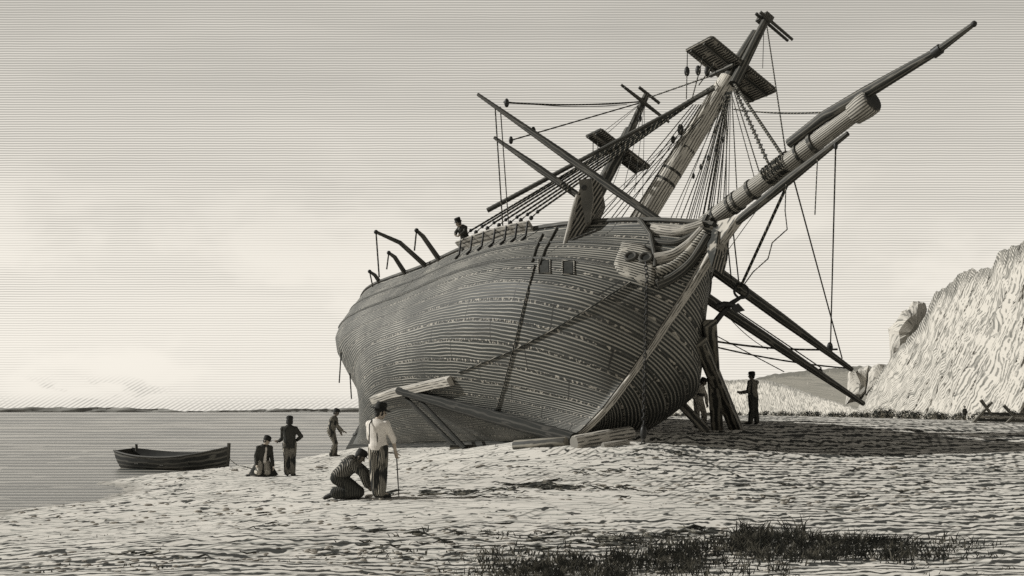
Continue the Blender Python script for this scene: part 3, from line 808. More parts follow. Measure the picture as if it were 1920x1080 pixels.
# hawse plate, bolster and hawse holes
out_ = [(1168, 458), (1152, 500), (1160, 513), (1188, 524), (1205, 535), (1226, 538), (1229, 505), (1222, 478), (1205, 462)]
N_ = len(out_); m_ = MB(); rings = [[HIT(x_, y_, -.03)[0] for x_, y_ in out_]]
for sc_ in (1.0, .8, .6, .4, .2, .02): rings.append([HIT(1192 + (x_ - 1192) * sc_, 494 + (y_ - 494) * sc_, .10)[0] for x_, y_ in out_])
m_.loft(rings, [r * .1 for r in range(7)], True, True)
hp = part('hawse_plate', m_, RAILM, ship)
for (x_, y_), r_ in (((1184, 487), .15), ((1212, 489), .16)):
    c, n2 = HIT(x_, y_, .13); e1 = n2.cross(V((0, 0, 1))).normalized(); e2 = n2.cross(e1)
    m_ = MB(); m_.tube([c + (e1 * math.cos(a) + e2 * math.sin(a)) * r_ for a in np.linspace(0, 2 * math.pi, 19)], .045, 8, False); hh = part('hawse_hole', m_, SPARD, ship)
    m_ = MB(); m_.tube([c - n2 * .02, c + n2 * .004], [r_, r_], 18); part('hole_plug', m_, DARK, hh)
m_ = MB(); cpl = [HIT(1212, 492 + k_ * 9, .10)[0] for k_ in range(6)]; 
# anchor chain hangs from the hawse hole to the beach
ctop = HIT(1212, 500, .22)[0]; cbot = V((ctop.x, ctop.y, ground(ctop.x, ctop.y)))
cb = P(1206, 806, ctop.y + .6); cbot = V((cb.x, cb.y, ground(cb.x, cb.y) + .02))
samp = [(1212 - 6 * k / 30, 500 + 306 * k / 30) for k in range(31)]
dmin = min([HIT(x_, y_)[0].y for x_, y_ in samp[:22]]) - .12
cbot = P(1206, 806, dmin); cbot.z = ground(cbot.x, cbot.y) + .02
m_ = MB(); nlk = 46
hng = P(1213, 520, dmin)
cpts = [ctop.lerp(hng, f) for f in np.linspace(0, 1, 5)[:-1]] + [hng.lerp(cbot, f) for f in np.linspace(0, 1, 43)]
for i in range(len(cpts) - 1):
    a = cpts[i]; b_ = cpts[i + 1]; b_ = b_ + (b_ - a) * .3; mid = (a + b_) / 2; hl = (b_ - a) / 2
    sv = V((.045, 0, 0)) if i % 2 else V((0, .045, 0))
    m_.tube([mid + hl * math.cos(t_) + sv * math.sin(t_) for t_ in np.linspace(0, 2 * math.pi, 11)], .016, 5, False)
part('anchor_chain', m_, IRON, ship)
m_ = MB(); m_.ball(hng.lerp(cbot, .93), .13, 10, 7, None, (.7, .7, 1.5)); part('block', m_, IRON, ship)
# head rails sweeping from the hull to the stem head
hd = S(1322, 436, -.16)
def sweep(name, pix, r0, r1, mat, off=.05):
    p3 = []; n0 = len(pix)
    for i, (x_, y_) in enumerate(pix):
        f = i / (n0 - 1)
        d0 = HIT(*pix[0], off)[0].y; d1 = S(*pix[-1], -.18).y
        ph_ = HIT(x_, y_, off + .05)[0]; dl = d0 + (d1 - d0) * f
        p3.append(P(x_, y_, min(dl, ph_.y)))
    pts = []
    for i in range(len(p3) - 1):
        for k_ in range(5):
            f = k_ / 5; a_, b_, c_, d_ = p3[max(i - 1, 0)], p3[i], p3[i + 1], p3[min(i + 2, len(p3) - 1)]
            pts.append(.5 * ((2 * b_) + (c_ - a_) * f + (2 * a_ - 5 * b_ + 4 * c_ - d_) * f * f + (3 * b_ - a_ - 3 * c_ + d_) * f ** 3))
    pts.append(p3[-1]); rr = [r0 + (r1 - r0) * i / (len(pts) - 1) for i in range(len(pts))]
    m_ = MB(); m_.tube(pts, rr, 8, True, (V((0, 0, 1)), .55)); return part(name, m_, mat, ship)
sweep('head_rail', [(1222, 428), (1262, 434), (1296, 428), (1318, 420)], .16, .13, PALEW)
sweep('head_rail', [(1226, 452), (1264, 455), (1298, 442), (1320, 428)], .10, .08, SPARD)
sweep('head_rail', [(1228, 486), (1262, 478), (1292, 458), (1318, 430)], .17, .12, PALEW)
sweep('head_rail', [(1230, 510), (1264, 498), (1296, 470), (1324, 436)], .14, .12, RAILM)
sweep('head_rail', [(1232, 534), (1262, 520), (1298, 490), (1328, 442)], .14, .12, SPARD)
m_ = MB(); c = S(1318, 424, -.15); m_.box(S(1319, 418, -.3), XW * .10, YW * .06, ZW * .25); part('knighthead', m_, SPARD, ship, .02)
m_ = MB(); m_.tube([HIT(1200, 398, .1)[0], HIT(1206, 420, .1)[0], HIT(1222, 446, .1)[0], HIT(1228, 480, .1)[0], HIT(1229, 505, .1)[0]], [.06, .075, .07, .06, .05], 7); part('timber_strap', m_, SPARD, ship)
m_ = MB(); m_.prism([S(1328, 425, -.2), S(1346, 432, -.2), S(1342, 470, -.2), S(1334, 500, -.2), S(1326, 470, -.2)], YW * .42); part('figurehead_knee', m_, TOPM, ship, .03)
# lines lying against the near side
def on_hull(name, pix, r, mat=ROPE, off=.03, sub=6):
    pts = []
    for i in range(len(pix) - 1):
        for k_ in range(sub):
            f = k_ / sub; pts.append(HIT(pix[i][0] + (pix[i + 1][0] - pix[i][0]) * f, pix[i][1] + (pix[i + 1][1] - pix[i][1]) * f, off)[0])
    pts.append(HIT(*pix[-1], off)[0]); m_ = MB(); m_.tube(pts, r, 6); return part(name, m_, mat, ship)
on_hull('hawser', [(1183, 530), (1110, 575), (1040, 617), (960, 658), (860, 698)], .022, ROPEF)
on_hull('bow_line', [(1003, 498), (984, 570), (962, 660), (945, 725), (932, 768)], .02, ROPE)
on_hull('boarding_rope', [(1018, 440), (1005, 468), (998, 492)], .03, SPARD); on_hull('boarding_rope', [(1045, 428), (1022, 470), (1012, 498)], .03, SPARD)
m_ = MB(); m_.ball(HIT(931, 770, .08)[0], .10); part('block', m_, IRON, ship)
# boat davits along the near quarter
for (bx, by), (tx, ty), mid, fall in (((792, 488), (705, 435), (750, 455), 520), ((802, 462), (781, 432), (793, 443), 470), ((747, 497), (729, 474), (740, 482), 505), ((712, 526), (693, 509), (703, 516), 538)):
    b_, n2 = HIT(bx, by + 4); b_ = b_ - n2 * .05; Dp = b_.y
    m_ = MB(); m_.tube([b_, P(*mid, Dp - .1), P(tx, ty, Dp - .2)], [.10, .085, .06], 8); dv = part('davit', m_, SPARD, ship)
    tip = P(tx, ty, Dp - .2); m_ = MB(); m_.tube([tip, P(tx + (6 if fall > 515 else -4), fall, Dp - .2)], .03, 6); part('davit_fall', m_, ROPE, dv)
    m_ = MB(); m_.ball(tip, .085); part('davit_head', m_, IRON, dv)
# loose ends hanging over the stern
line('loose_rope', P(640, 655, 50), P(636, 718, 50), .03); line('loose_rope', P(656, 700, 50), P(659, 748, 50), .03)
# small stump of kedge fittings on the far bow: dark stains are part of the planking

# anchor hanging at the far bow below the upper boom
ad = 30.6
anchor = thing('anchor', 'iron anchor with a ring hanging at the far bow between the two booms', 'anchor', P(1362, 610, ad))
m_ = MB(); m_.tube([P(1391, 556, ad), P(1372, 568, ad), P(1352, 590, ad), P(1330, 618, ad + .1)], [.05, .07, .08, .09], 8); part('shank', m_, IRON, anchor)
m_ = MB(); m_.tube([P(1345, 575, ad - .1), P(1358, 570, ad - .15), P(1372, 571, ad - .2), P(1386, 578, ad - .2)], [.09, .08, .07, .05], 8); arm_ = part('arm', m_, IRON, anchor)
m_ = MB(); m_.prism([P(1384, 568, ad - .25), P(1397, 582, ad - .25), P(1380, 587, ad - .25), P(1372, 577, ad - .25)], V((0, .06, 0))); part('fluke', m_, IRON, arm_)
m_ = MB(); c = P(1390, 546, ad); m_.tube([c + V((math.cos(a) * .20, .05 * math.sin(a), math.sin(a) * .20)) for a in np.linspace(0, 2 * math.pi, 21)], .035, 7, False); part('ring', m_, IRON, anchor)
m_ = MB(); m_.tube([P(1382, 530, ad), P(1386, 540, ad)], .03, 6); part('lashing', m_, ROPE, anchor)
# ---------------------------------------------------------------- cliffs, hills, rocks
def chalk_mat(name, freq, slant, wid, light=(.45, .427, .383), dark=(.10, .10, .09), gate=.5, nz=1.3, fsc=26.0):
    m, t, b = new_mat(name, .95, .05)
    uv = tc(t, 'UV'); u, v, _ = t.xyz(uv); o = tc(t, 'Object')
    n1 = t.noise(t.comb(t.m('MULTIPLY', u, 6.0), t.m('MULTIPLY', v, 2.0)), 1.0, 3)
    ph = t.m('ADD', t.m('MULTIPLY', t.m('ADD', u, t.m('MULTIPLY', v, slant)), freq), t.m('MULTIPLY', n1, nz))
    zone = t.noise(t.comb(t.m('MULTIPLY', u, 5.0), t.m('MULTIPLY', v, 2.2), 3.0), 1.0, 4)
    g = t.rng(t.noise(t.comb(t.m('MULTIPLY', u, freq * .7), t.m('MULTIPLY', v, 9.0)), 1.0, 1), t.m('SUBTRACT', gate + .30, t.m('MULTIPLY', zone, .6)), t.m('SUBTRACT', gate + .36, t.m('MULTIPLY', zone, .6)))
    ln = t.m('MULTIPLY', t.lines(ph, wid, .16), g)
    fis = t.noise(t.comb(t.m('MULTIPLY', t.m('ADD', u, t.m('MULTIPLY', v, slant)), fsc), t.m('MULTIPLY', v, 3.0), 7.0), 1.0, 3)
    fl = t.rng(t.m('ABSOLUTE', t.m('SUBTRACT', fis, .5)), .012, .03, 1.0, 0.0)
    c = t.mix(t.m('MULTIPLY', ln, .75), light, dark); c = t.mix(t.m('MULTIPLY', fl, .6), c, (.09, .09, .08))
    tb = t.m('MULTIPLY', t.rng(t.m('ADD', v, t.m('MULTIPLY', t.noise(t.comb(t.m('MULTIPLY', u, 60.0), 0.0), 1.0, 3), .22)), 1.0, 1.06), t.lines(t.m('ADD', t.m('MULTIPLY', u, 420.0), t.m('MULTIPLY', v, 9.0)), .62, .2))
    c = t.mix(t.m('MULTIPLY', tb, .75), c, (.06, .06, .054))
    t.link(c, b.inputs['Base Color']); bump(t, b, t.m('ADD', zone, t.m('MULTIPLY', n1, .5)), .25, .5)
    return m
def face_sheet(name, top, base_py, dfun, back, mat, label, nx=160, nz=40, amp=1.0, bulge=0.0, nfreq=.12, slope=.25, kind='structure', jag=0.0, lean=0.0):
    """a cliff: its brow follows a profile, its foot stands on the beach; behind the brow the land runs back"""
    xs = np.linspace(top[0][0], top[-1][0], nx)
    ty = np.interp(xs, [p[0] for p in top], [p[1] for p in top]) + np.array([jag * (mnoise.noise((x * .09, 2.2, 1.0)) + .3 * mnoise.noise((x * .25, 7.7, 3.0))) for x in xs])
    verts = []; uv = []
    rows = nz + 6
    for j in range(rows + 1):
        for i in range(nx):
            px = xs[i]; d0 = dfun(px); run = slope * (base_py - ty[i]) / F * d0
            if j <= nz:
                f = j / nz; d = d0 + run * f ** 1.2
                topd = d0 + run
                zt = CZ + (772 - ty[i]) / F * topd; zb = CZ + (772 - base_py) / F * d0 - 1.0
                z = zb + (zt - zb) * f; w = P(px, 772, d); w.z = z
                ed = math.sin(f * math.pi) ** .5 if f < 1 else 0
                qx = px - lean * (base_py - ty[i]) * f; nz_ = (1.3 * mnoise.noise((qx * nfreq * .38, z * .012, 6.6)) + abs(mnoise.noise((qx * nfreq, z * .03, 1.3))) * 1.6 - .5 + .6 * mnoise.noise((qx * nfreq * 2.9, z * .07, 5.0)) + .35 * mnoise.noise((qx * nfreq * 7, z * .25, 9.0)) + .18 * mnoise.noise((px * .3, z * .8, 4.0)))
                w.y += amp * nz_ * (.25 + .75 * ed); w.z += amp * .22 * mnoise.noise((px * nfreq * 4, 3.0, z * .2)) * (1 if j > 2 else 0)
            else:
                g = (j - nz) / 6; w = P(px, 772, d0 + run); top_ = verts[nz * nx + i]
                w = V((w.x * (top_.y + back * g) / w.y, top_.y + back * g, top_.z - back * .22 * g * g))
            verts.append(w); uv.append((i / nx, min(j / nz, 1.3)))
    fs = []; us = []
    for j in range(rows):
        for i in range(nx - 1):
            q = [j * nx + i, j * nx + i + 1, (j + 1) * nx + i + 1, (j + 1) * nx + i]; fs.append(q); us.append([uv[k] for k in q])
    m_ = MB(); m_.add(verts, fs, us, True)
    o = mesh_obj(name, m_, mat); tag(o, label, None, None, kind); return o
def seg_interp(tab): return lambda px: float(np.interp(px, [a for a, _ in tab], [b for _, b in tab]))
C1 = chalk_mat('chalk cliff', 300, -.14, .36, gate=.40, fsc=90.0)
C2 = chalk_mat('chalk bank', 190, .03, .36, gate=.42, fsc=80.0)
C3 = chalk_mat('turf hill', 60, 2.0, .55, (.26, .245, .21), (.05, .05, .045), .22)
face_sheet('cliff', [(1585, 772), (1605, 765), (1625, 748), (1642, 715), (1655, 694), (1672, 668), (1700, 640), (1722, 612), (1738, 588), (1743, 563), (1752, 550), (1768, 541), (1784, 528), (1805, 511), (1822, 505), (1840, 509), (1856, 500), (1862, 488), (1866, 476), (1880, 468), (1900, 463), (1960, 425), (2060, 380), (2300, 330), (2600, 300)],
           783, seg_interp([(1585, 235), (1700, 190), (1900, 150), (2300, 110), (2600, 90)]), 70, C1, 'tall pale chalk cliff rising at the right edge', 300, 90, 3.4, nfreq=.030, slope=.55, jag=5.0, lean=.45)
face_sheet('river_bank', [(1060, 790), (1080, 775), (1120, 762), (1180, 752), (1205, 742), (1245, 728), (1285, 717), (1340, 713), (1420, 711), (1450, 716), (1480, 724), (1530, 742), (1570, 755), (1610, 768), (1640, 778)],
           784, seg_interp([(1060, 460), (1200, 390), (1400, 290), (1640, 205)]), 60, C2, 'low white bank behind the bow and the standing men', 220, 40, 1.3, nfreq=.05, slope=.12, jag=2.0)
face_sheet('hill', [(1395, 716), (1420, 708), (1450, 702), (1490, 697), (1530, 693), (1575, 690), (1610, 686), (1660, 690), (1720, 712)],
           786, seg_interp([(1395, 520), (1720, 300)]), 120, C3, 'dark hatched grassy hill between the bank and the cliff', 90, 30, 2.0, nfreq=.03, slope=1.3, jag=1.5)
# distant low headland over the sea
hm_ = plain_mat('distant land', (.34, .333, .305), .95, .5, .01)
face_sheet('headland', [(-900, 765), (-200, 762), (30, 764), (200, 764), (290, 766), (330, 769), (345, 771.6), (352, 772.5)], 773, lambda px: 5200.0, 300, hm_, 'low dark headland on the sea horizon at left', 90, 4, 30, nfreq=.06, slope=1.0)
face_sheet('headland', [(300, 772.5), (360, 771), (450, 769), (545, 766), (600, 767.5), (660, 765), (760, 766)], 773, lambda px: 6200.0, 300, hm_, 'thin dark headland on the sea horizon beside the stern', 60, 4, 30, nfreq=.08, slope=1.0)
# rock outcrops beside the cliff
def rock(name, outline, d, thick, mat, label):
    c = V((sum(P(x, y, d).x for x, y in outline) / len(outline), d, sum(P(x, y, d).z for x, y in outline) / len(outline)))
    ring = []
    n0 = len(outline)
    for i in range(n0):
        for k in range(4):
            a = outline[i]; b_ = outline[(i + 1) % n0]; f = k / 4; ring.append(P(a[0] + (b_[0] - a[0]) * f, a[1] + (b_[1] - a[1]) * f, d))
    W_ = max(p.x for p in ring) - c.x; H_ = c.z - min(p.z for p in ring)
    m_ = MB(); rings = []
    prof = [(-.5, .25), (-.46, .62), (-.34, .88), (-.15, .99), (.1, 1.0), (.32, .88), (.46, .55), (.5, .2)]
    for dy, sc in prof:
        rr = []
        for k, p in enumerate(ring):
            q = c + V((W_ * .42 * (1 - sc), 0, -H_ * .38 * (1 - sc))) * (1 if dy < 0 else .3) + (p - c) * sc; q = V((q.x * (1 + dy * thick / d), d + dy * thick, q.z))
            nzv = mnoise.noise((q.x * .25, q.y * .25, q.z * .25)); q += V((nzv * .8, nzv * 2.5, mnoise.noise((q.x * .5, q.y * .4, q.z * .5 + 4)) * 1.0)) * (1 if abs(dy) > .12 else .25); rr.append(q)
        rings.append(rr)
    m_.loft(rings, [r * .12 for r in range(len(rings))], True, False)
    return solo(name, m_, mat, label, 'rock', V((c.x, d, min(p.z for p in ring))))
C4 = chalk_mat('chalk boulder', 8, 2.5, .34, gate=.50)
rock('rock_outcrop', [(1669, 676), (1667, 628), (1665, 618), (1690, 590), (1712, 568), (1722, 564), (1735, 572), (1738, 582), (1728, 612), (1700, 645)], 222, 16, C4, 'tilted pale rock outcrop leaning from the flank of the tall cliff')
rock('rock_outcrop', [(1585, 757), (1588, 735), (1590, 700), (1598, 688), (1603, 698), (1612, 690), (1628, 686), (1634, 704), (1625, 735), (1608, 752)], 240, 14, C4, 'low jagged pale rock where the two booms point')
rock('rock_outcrop', [(1622, 740), (1628, 700), (1636, 686), (1646, 680), (1662, 684), (1668, 690), (1650, 716), (1635, 738)], 236, 14, C4, 'rounded pale rock between the jagged rock and the tall cliff')

# ---------------------------------------------------------------- bushes along the foot of the cliffs
def bush_mat():
    m, t, b = new_mat('scrub leaf', .9, .1)
    o = tc(t, 'Object'); n = t.noise(o, 2.2, 3)
    t.link(t.mix(t.rng(n, .47, .56), (.035, .037, .032), (.40, .375, .315)), b.inputs['Base Color']); return m
BUSHM = bush_mat()
def bush_mesh(sd, n=260):
    r = random.Random(sd); m_ = MB()
    lob = [(r.uniform(-.35, .35), r.uniform(-.3, .3), r.uniform(.25, .6), r.uniform(.3, .48)) for _ in range(5)]
    for i in range(n):
        lx, ly, lz, lr = r.choice(lob)
        d = V((r.gauss(0, 1), r.gauss(0, 1), r.gauss(0, 1))).normalized() * lr * r.uniform(.75, 1.05)
        p = V((lx, ly, lz)) + d
        if p.z < .02: p.z = .02 + r.random() * .05
        a = d.normalized(); b_ = a.cross(V((r.random(), r.random(), r.random()))).normalized(); c = a.cross(b_)
        s_ = r.uniform(.05, .10)
        m_.add([p - b_ * s_, p + c * s_ * .6 + a * .02, p + b_ * s_, p - c * s_ * .6 + a * .03], [[0, 1, 2, 3]], None, True)
    for i in range(4):
        x_ = r.uniform(-.15, .15); m_.tube([V((x_ * .4, 0, -.1)), V((x_, r.uniform(-.1, .1), .5))], [.035, .012], 5)
    return m_
protos = []
for k in range(5):
    m_ = bush_mesh(40 + k); protos.append(m_)
bmeshes = []
def place_bush(k, loc, s, label, group='low bushes along the foot of the cliffs'):
    if len(bmeshes) <= k:
        o = mesh_obj('bush', protos[k], BUSHM); bmeshes.append(o.data)
    else:
        o = bpy.data.objects.new('bush', bmeshes[k]); COL.objects.link(o)
    o.location = loc; o.scale = (s[0], s[1], s[2]); o.rotation_euler = (0, 0, rnd.uniform(-.5, .5)); tag(o, label, 'bush', group)
rb = random.Random(11)
cnt = 0; px = 1196.0
while px < 1915:
    D = 78 + rb.uniform(-4, 6) + max(0, px - 1600) * .10
    w = P(px, 780, D); gz = ground(w.x, w.y)
    if 1796 < px < 1822: px = 1823
    tall = rb.uniform(.55, .95)
    lab = 'low dark leafy bush in the long row along the foot of the cliffs'
    if 1630 < px < 1690: tall = rb.uniform(.95, 1.25)
    z0 = min(gz, CZ + (772 - 786) / F * D)
    hh = (786 - 772) / F * D
    topz = CZ + (772 - rb.uniform(766, 773) + (6 if 1630 < px < 1690 else 0)) / F * D
    s_ = max(.45, (topz - gz) / .95)
    place_bush(cnt % 5, V((w.x, w.y, gz - .03)), (s_ * rb.uniform(.85, 1.25), s_, s_), lab)
    cnt += 1; px += rb.uniform(7, 13)
# ---------------------------------------------------------------- wreck timbers at the far right
tp = P(1868, 795, 44)
wx, wy = tp.x, tp.y; wz = ground(wx, wy)
pile = thing('timber_stack', 'stack of squared planks with crossed poles at the right edge of the beach', 'timber', V((wx, wy, wz)))
for r_ in range(4):
    z = CZ + (772 - (793 - r_ * 6.0)) / F * 44
    for k in range(3):
        m_ = MB(); xa = 1822 + r_ * 5; m_.beam(P(xa, 793 - r_ * 6.0, 44 + k * .35), P(1960, 797 - r_ * 6.0, 44.4 + k * .35), .30, .115); part('plank', m_, (PALEW, TIMB)[(r_ + k) % 2], pile, .008)
for a, b_ in (((1822, 796), (1860, 754)), ((1839, 750), (1858, 776)), ((1882, 760), (1902, 782)), ((1884, 797), (1905, 776))):
    m_ = MB(); m_.tube([P(*a, 43.6), P(*b_, 43.6)], [.07, .055], 7); part('pole', m_, TIMB, pile)
# ---------------------------------------------------------------- shores, spars and logs round the hull
def prop(a, b, w, h, label, name='timber_shore', mat=TIMB, group=None):
    m_ = MB(); m_.beam(a, b, w, h); low = a if a.z < b.z else b
    return solo(name, m_, mat, label, 'timber', low, group, None, .015)
def gp(px, py, d):
    w = P(px, py, d); return V((w.x, w.y, ground(w.x, w.y) - .05))
prop(gp(1345, 799, 34.4), P(1331, 606, HIT(1305, 610)[0].y + .2), .36, .28, 'upright squared timber shore under the far side of the bow')
prop(gp(1381, 796, 35.0), P(1312, 640, HIT(1295, 640)[0].y + .3), .36, .28, 'long slanting timber shore crossing the upright one')
prop(gp(1326, 800, 33.5), P(1256, 735, 33.8), .34, .26, 'short low timber shore propping the bilge beside the stooping man')
h1, n1 = HIT(757, 727, .22); h2 = P(1078, 826, 29.9); h2.z = ground(h2.x, h2.y) + .12
ss = MB(); ss.tube([h2, h2.lerp(h1, .35), h2.lerp(h1, .7), h1], [.20, .21, .18, .13], 12)
solo('long_spar', ss, SPART, 'long dark spar leaning from the beach up to the pale plank on the hull', 'spar', h2)
for k, (ax_, ay_, bx_, by_, lab) in enumerate(((768, 742, 858, 838, 'left of two slender poles leaning under the long dark spar'), (788, 740, 872, 828, 'right of two slender poles leaning under the long dark spar'))):
    q, n2 = HIT(ax_, ay_, .15); e = P(bx_, by_, q.y - 2.6 + k * .3); e.z = ground(e.x, e.y) + .02
    m_ = MB(); m_.tube([e, q], [.085, .065], 8); solo('leaning_pole', m_, SPART, lab, 'pole', e)
m_ = MB(); e = P(868, 836, HIT(868, 820)[0].y - 2.0); e.z = ground(e.x, e.y) + .04; m_.box(e, V((.42, .05, 0)), V((0, .22, 0)), V((0, 0, .10))); solo('wooden_block', m_, TIMB, 'dark wooden block on the sand at the foot of the slender poles', 'block', e - V((0, 0, .1)), None, None, .03)
# pale plank fixed on the lower hull
pts_ = [HIT(x_, y_, .05) for x_, y_ in ((704, 748), (740, 735), (780, 727), (820, 718), (850, 712))]
m_ = MB(); rings = []
for p, n2 in pts_:
    u2 = (V((0, 0, 1)) - n2 * n2.z).normalized(); rings.append([p - u2 * .17 - n2 * .02, p - u2 * .13 + n2 * .16, p + u2 * .13 + n2 * .16, p + u2 * .17 - n2 * .02])
m_.loft(rings, [0, .8, 1.6, 2.4, 3.2], True, False); part('bilge_plank', m_, PALEW, ship, .015)
# logs on the sand by the forefoot
def log(a, b, r, label, mat):
    m_ = MB(); m_.tube([a, a.lerp(b, .02), a.lerp(b, .5), a.lerp(b, .98), b], [r * .9, r, r * 1.05, r * .95, r * .85], 12)
    return solo('log', m_, mat, label, 'log', V(((a.x + b.x) / 2, (a.y + b.y) / 2, min(a.z, b.z) - r)))
def onb(px, py, d, up): w = P(px, py, d); return V((w.x, w.y, ground(w.x, w.y) + up))
log(onb(1076, 822, 29.2, .13), onb(1184, 805, 30.3, .15), .20, 'pale barked log on the sand under the forefoot of the ship', PALEW)
log(onb(965, 820, 30.6, .08), onb(1062, 826, 29.7, .10), .16, 'dark log lying along the keel left of the pale log', TIMB)
log(onb(1130, 826, 28.9, .04), onb(1178, 814, 29.3, .05), .09, 'slim pale billet lying in front of the pale barked log', PALEW)

# ---------------------------------------------------------------- rowing boat at the water's edge
bw0 = P(449, 878, 39.5); bw1 = P(222, 872, 42.6)
bl_ = (V((bw0.x, bw0.y, 0)) - V((bw1.x, bw1.y, 0))); LB = 5.25
ang = math.atan2(bl_.y, bl_.x)
MBT = Matrix.Translation(V(((bw0.x + bw1.x) / 2, (bw0.y + bw1.y) / 2, SEA - .12))) @ Matrix.Rotation(ang, 4, 'Z') @ Matrix.Rotation(math.radians(-1.0), 4, 'Y') @ Matrix.Rotation(math.radians(4), 4, 'X')
boat = thing('rowing_boat', 'dark clinker rowing boat afloat at the edge of the beach', 'boat', MBT)
BT = lambda x, y, z: MBT @ V((x, y, z))
BOATM = grain_mat('dark boat planking', (.022, .023, .021), (.12, .115, .10), 12, .70, 1.6, .34)
def bsec(u, inner=0.0):
    x = (u - .5) * LB * (1 - inner * .02); fb = max(0, (u - .5) / .5); fs_ = max(0, (.5 - u) / .5)
    half = .80 * (1 - .97 * fb ** 2.6) * (1 - .45 * fs_ ** 2.4) - inner * .03; sh = .66 + .30 * fb ** 2 + .22 * fs_ ** 2; kz = .02 + .16 * fb ** 4
    half = max(half, .03)
    out = []
    for k in range(13):
        a = -1 + 2 * k / 12; s_ = abs(a); y = math.copysign(half * min(1, (s_ * 1.12) ** .62 if s_ > 0 else 0), a) if k != 6 else 0
        z = kz + (sh - kz) * s_ ** 1.75 + inner * .03
        out.append(BT(x + fb * .10 * s_ - fs_ * .18 * s_, y, z))
    return out
m_ = MB(); us3 = np.linspace(0, 1, 40); m_.loft([bsec(u) for u in us3], list(us3 * LB), False, True, False); part('hull', m_, BOATM, boat)
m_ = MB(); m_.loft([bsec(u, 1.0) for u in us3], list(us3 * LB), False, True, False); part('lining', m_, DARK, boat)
sec = bsec(0); m_ = MB(); m_.add(sec, [list(range(13))], [[(0, k / 4) for k in range(13)]], False); part('transom', m_, BOATM, boat)
for e in (0, 12):
    m_ = MB(); m_.tube([bsec(u)[e] for u in us3], .035, 6); part('gunwale', m_, SPARD, boat)
m_ = MB(); m_.tube([BT(LB / 2 - .10, 0, .1), BT(LB / 2 + .02, 0, .5), BT(LB / 2 + .10, 0, 1.10)], [.05, .06, .065], 8); part('stem_post', m_, SPARD, boat)
m_ = MB(); m_.tube([BT(-LB / 2 + .35, .2, .8), BT(-LB / 2 + .35, .2, 1.06)], .05, 8); part('thole_post', m_, SPARD, boat)
for u in (.25, .5, .72):
    s_ = bsec(u); a = s_[1].lerp(s_[11], .04) ; b_ = s_[11].lerp(s_[1], .04); a = a - V((0, 0, .12)); b_ = b_ - V((0, 0, .12)); m_ = MB(); m_.beam(a, b_, .20, .035); part('thwart', m_, SPARD, boat)
e0 = BT(LB / 2 + .05, 0, .55); e1 = P(492, 884, 32.5); e1.z = ground(e1.x, e1.y) + .02
mid = [e0.lerp(e1, f) + DN * .5 * f * (1 - f) for f in np.linspace(0, 1, 12)]
for p in mid: p.z = max(p.z, ground(p.x, p.y) + .02, SEA + .01)
m_ = MB(); m_.tube(mid, .018, 6); part('painter_line', m_, ROPEF, boat)

# ---------------------------------------------------------------- foreground grass, weed, stones
GR = new_mat('dry grass', .9, .1); m, t, b = GR
o_ = tc(t, 'Object'); t.link(t.mix(t.rng(t.noise(o_, 6.0, 2), .5, .62), (.055, .056, .05), (.24, .23, .195)), b.inputs['Base Color']); GRASS = m
m_ = MB(); rg = random.Random(5)
def blade(p, h, lean, w=.006):
    q = p + V((lean[0] * .35, lean[1] * .35, h * .6)); r_ = p + V((lean[0], lean[1], h)); s_ = V((w, 0, 0)) if rg.random() < .6 else V((w * .5, w, 0))
    m_.add([p - s_, p + s_, q + s_ * .8, q - s_ * .8, r_], [[0, 1, 2, 3], [3, 2, 4]], None, True)
def tuft(px, py, n, hpx, spread, wpx=2.6):
    w = on_ground(px, py); k = w.y / F
    for _ in range(n):
        x_ = w.x + rg.gauss(0, spread) * k; y_ = w.y + rg.gauss(0, spread * .5) * k * 2
        h = hpx * k * rg.uniform(.5, 1.15); le = (rg.gauss(.1, .7) * h, rg.gauss(0, .3) * h)
        blade(V((x_, y_, ground(x_, y_) - .01)), h, le, wpx * k * rg.uniform(.35, .6))
EDGE = [(930, 1078), (1000, 1060), (1080, 1050), (1180, 1040), (1260, 1026), (1340, 1022), (1384, 1010), (1470, 1006), (1560, 1016), (1650, 1018), (1700, 1022), (1780, 1034), (1900, 1046)]
ngr = 0
for _ in range(330):
    px_ = rg.uniform(920, 1780); top_ = float(np.interp(px_, [a for a, _ in EDGE], [b_ for _, b_ in EDGE]))
    core = mnoise.noise((px_ * .012, 3.3, 0)) > -.12
    py_ = top_ + abs(rg.gauss(0, 1)) * (19 if px_ > 1330 else 30)
    if px_ > 1500 and py_ > 1058: py_ = rg.uniform(1016, 1050)
    if not core and rg.random() < .6: continue
    tuft(px_, min(py_, 1120), rg.randint(7, 22), rg.uniform(12, 30), rg.uniform(7, 17))
for _ in range(95): tuft(rg.uniform(1384, 1720), rg.uniform(1014, 1048), 18, rg.uniform(14, 24), 14)
for _ in range(30): tuft(rg.uniform(1375, 1510), rg.uniform(1000, 1022), 11, rg.uniform(22, 40), 10)
for _ in range(44): tuft(rg.uniform(1630, 1890), rg.uniform(1024, 1050), 9, rg.uniform(10, 24), 12)
for _ in range(90): tuft(rg.uniform(880, 1480), rg.uniform(1036, 1105), 12, rg.uniform(12, 24), 15)
for _ in range(30): tuft(rg.uniform(1120, 1350), rg.uniform(1006, 1024), 9, rg.uniform(9, 16), 12)
for _ in range(60): tuft(rg.uniform(900, 1910), rg.uniform(1050, 1110), 7, rg.uniform(10, 22), 14)
for _ in range(70): tuft(rg.uniform(700, 1400), rg.uniform(995, 1075), 4, rg.uniform(6, 13), 10)
for _ in range(40): tuft(rg.uniform(60, 900), rg.uniform(1000, 1078), 3, rg.uniform(4, 9), 9)
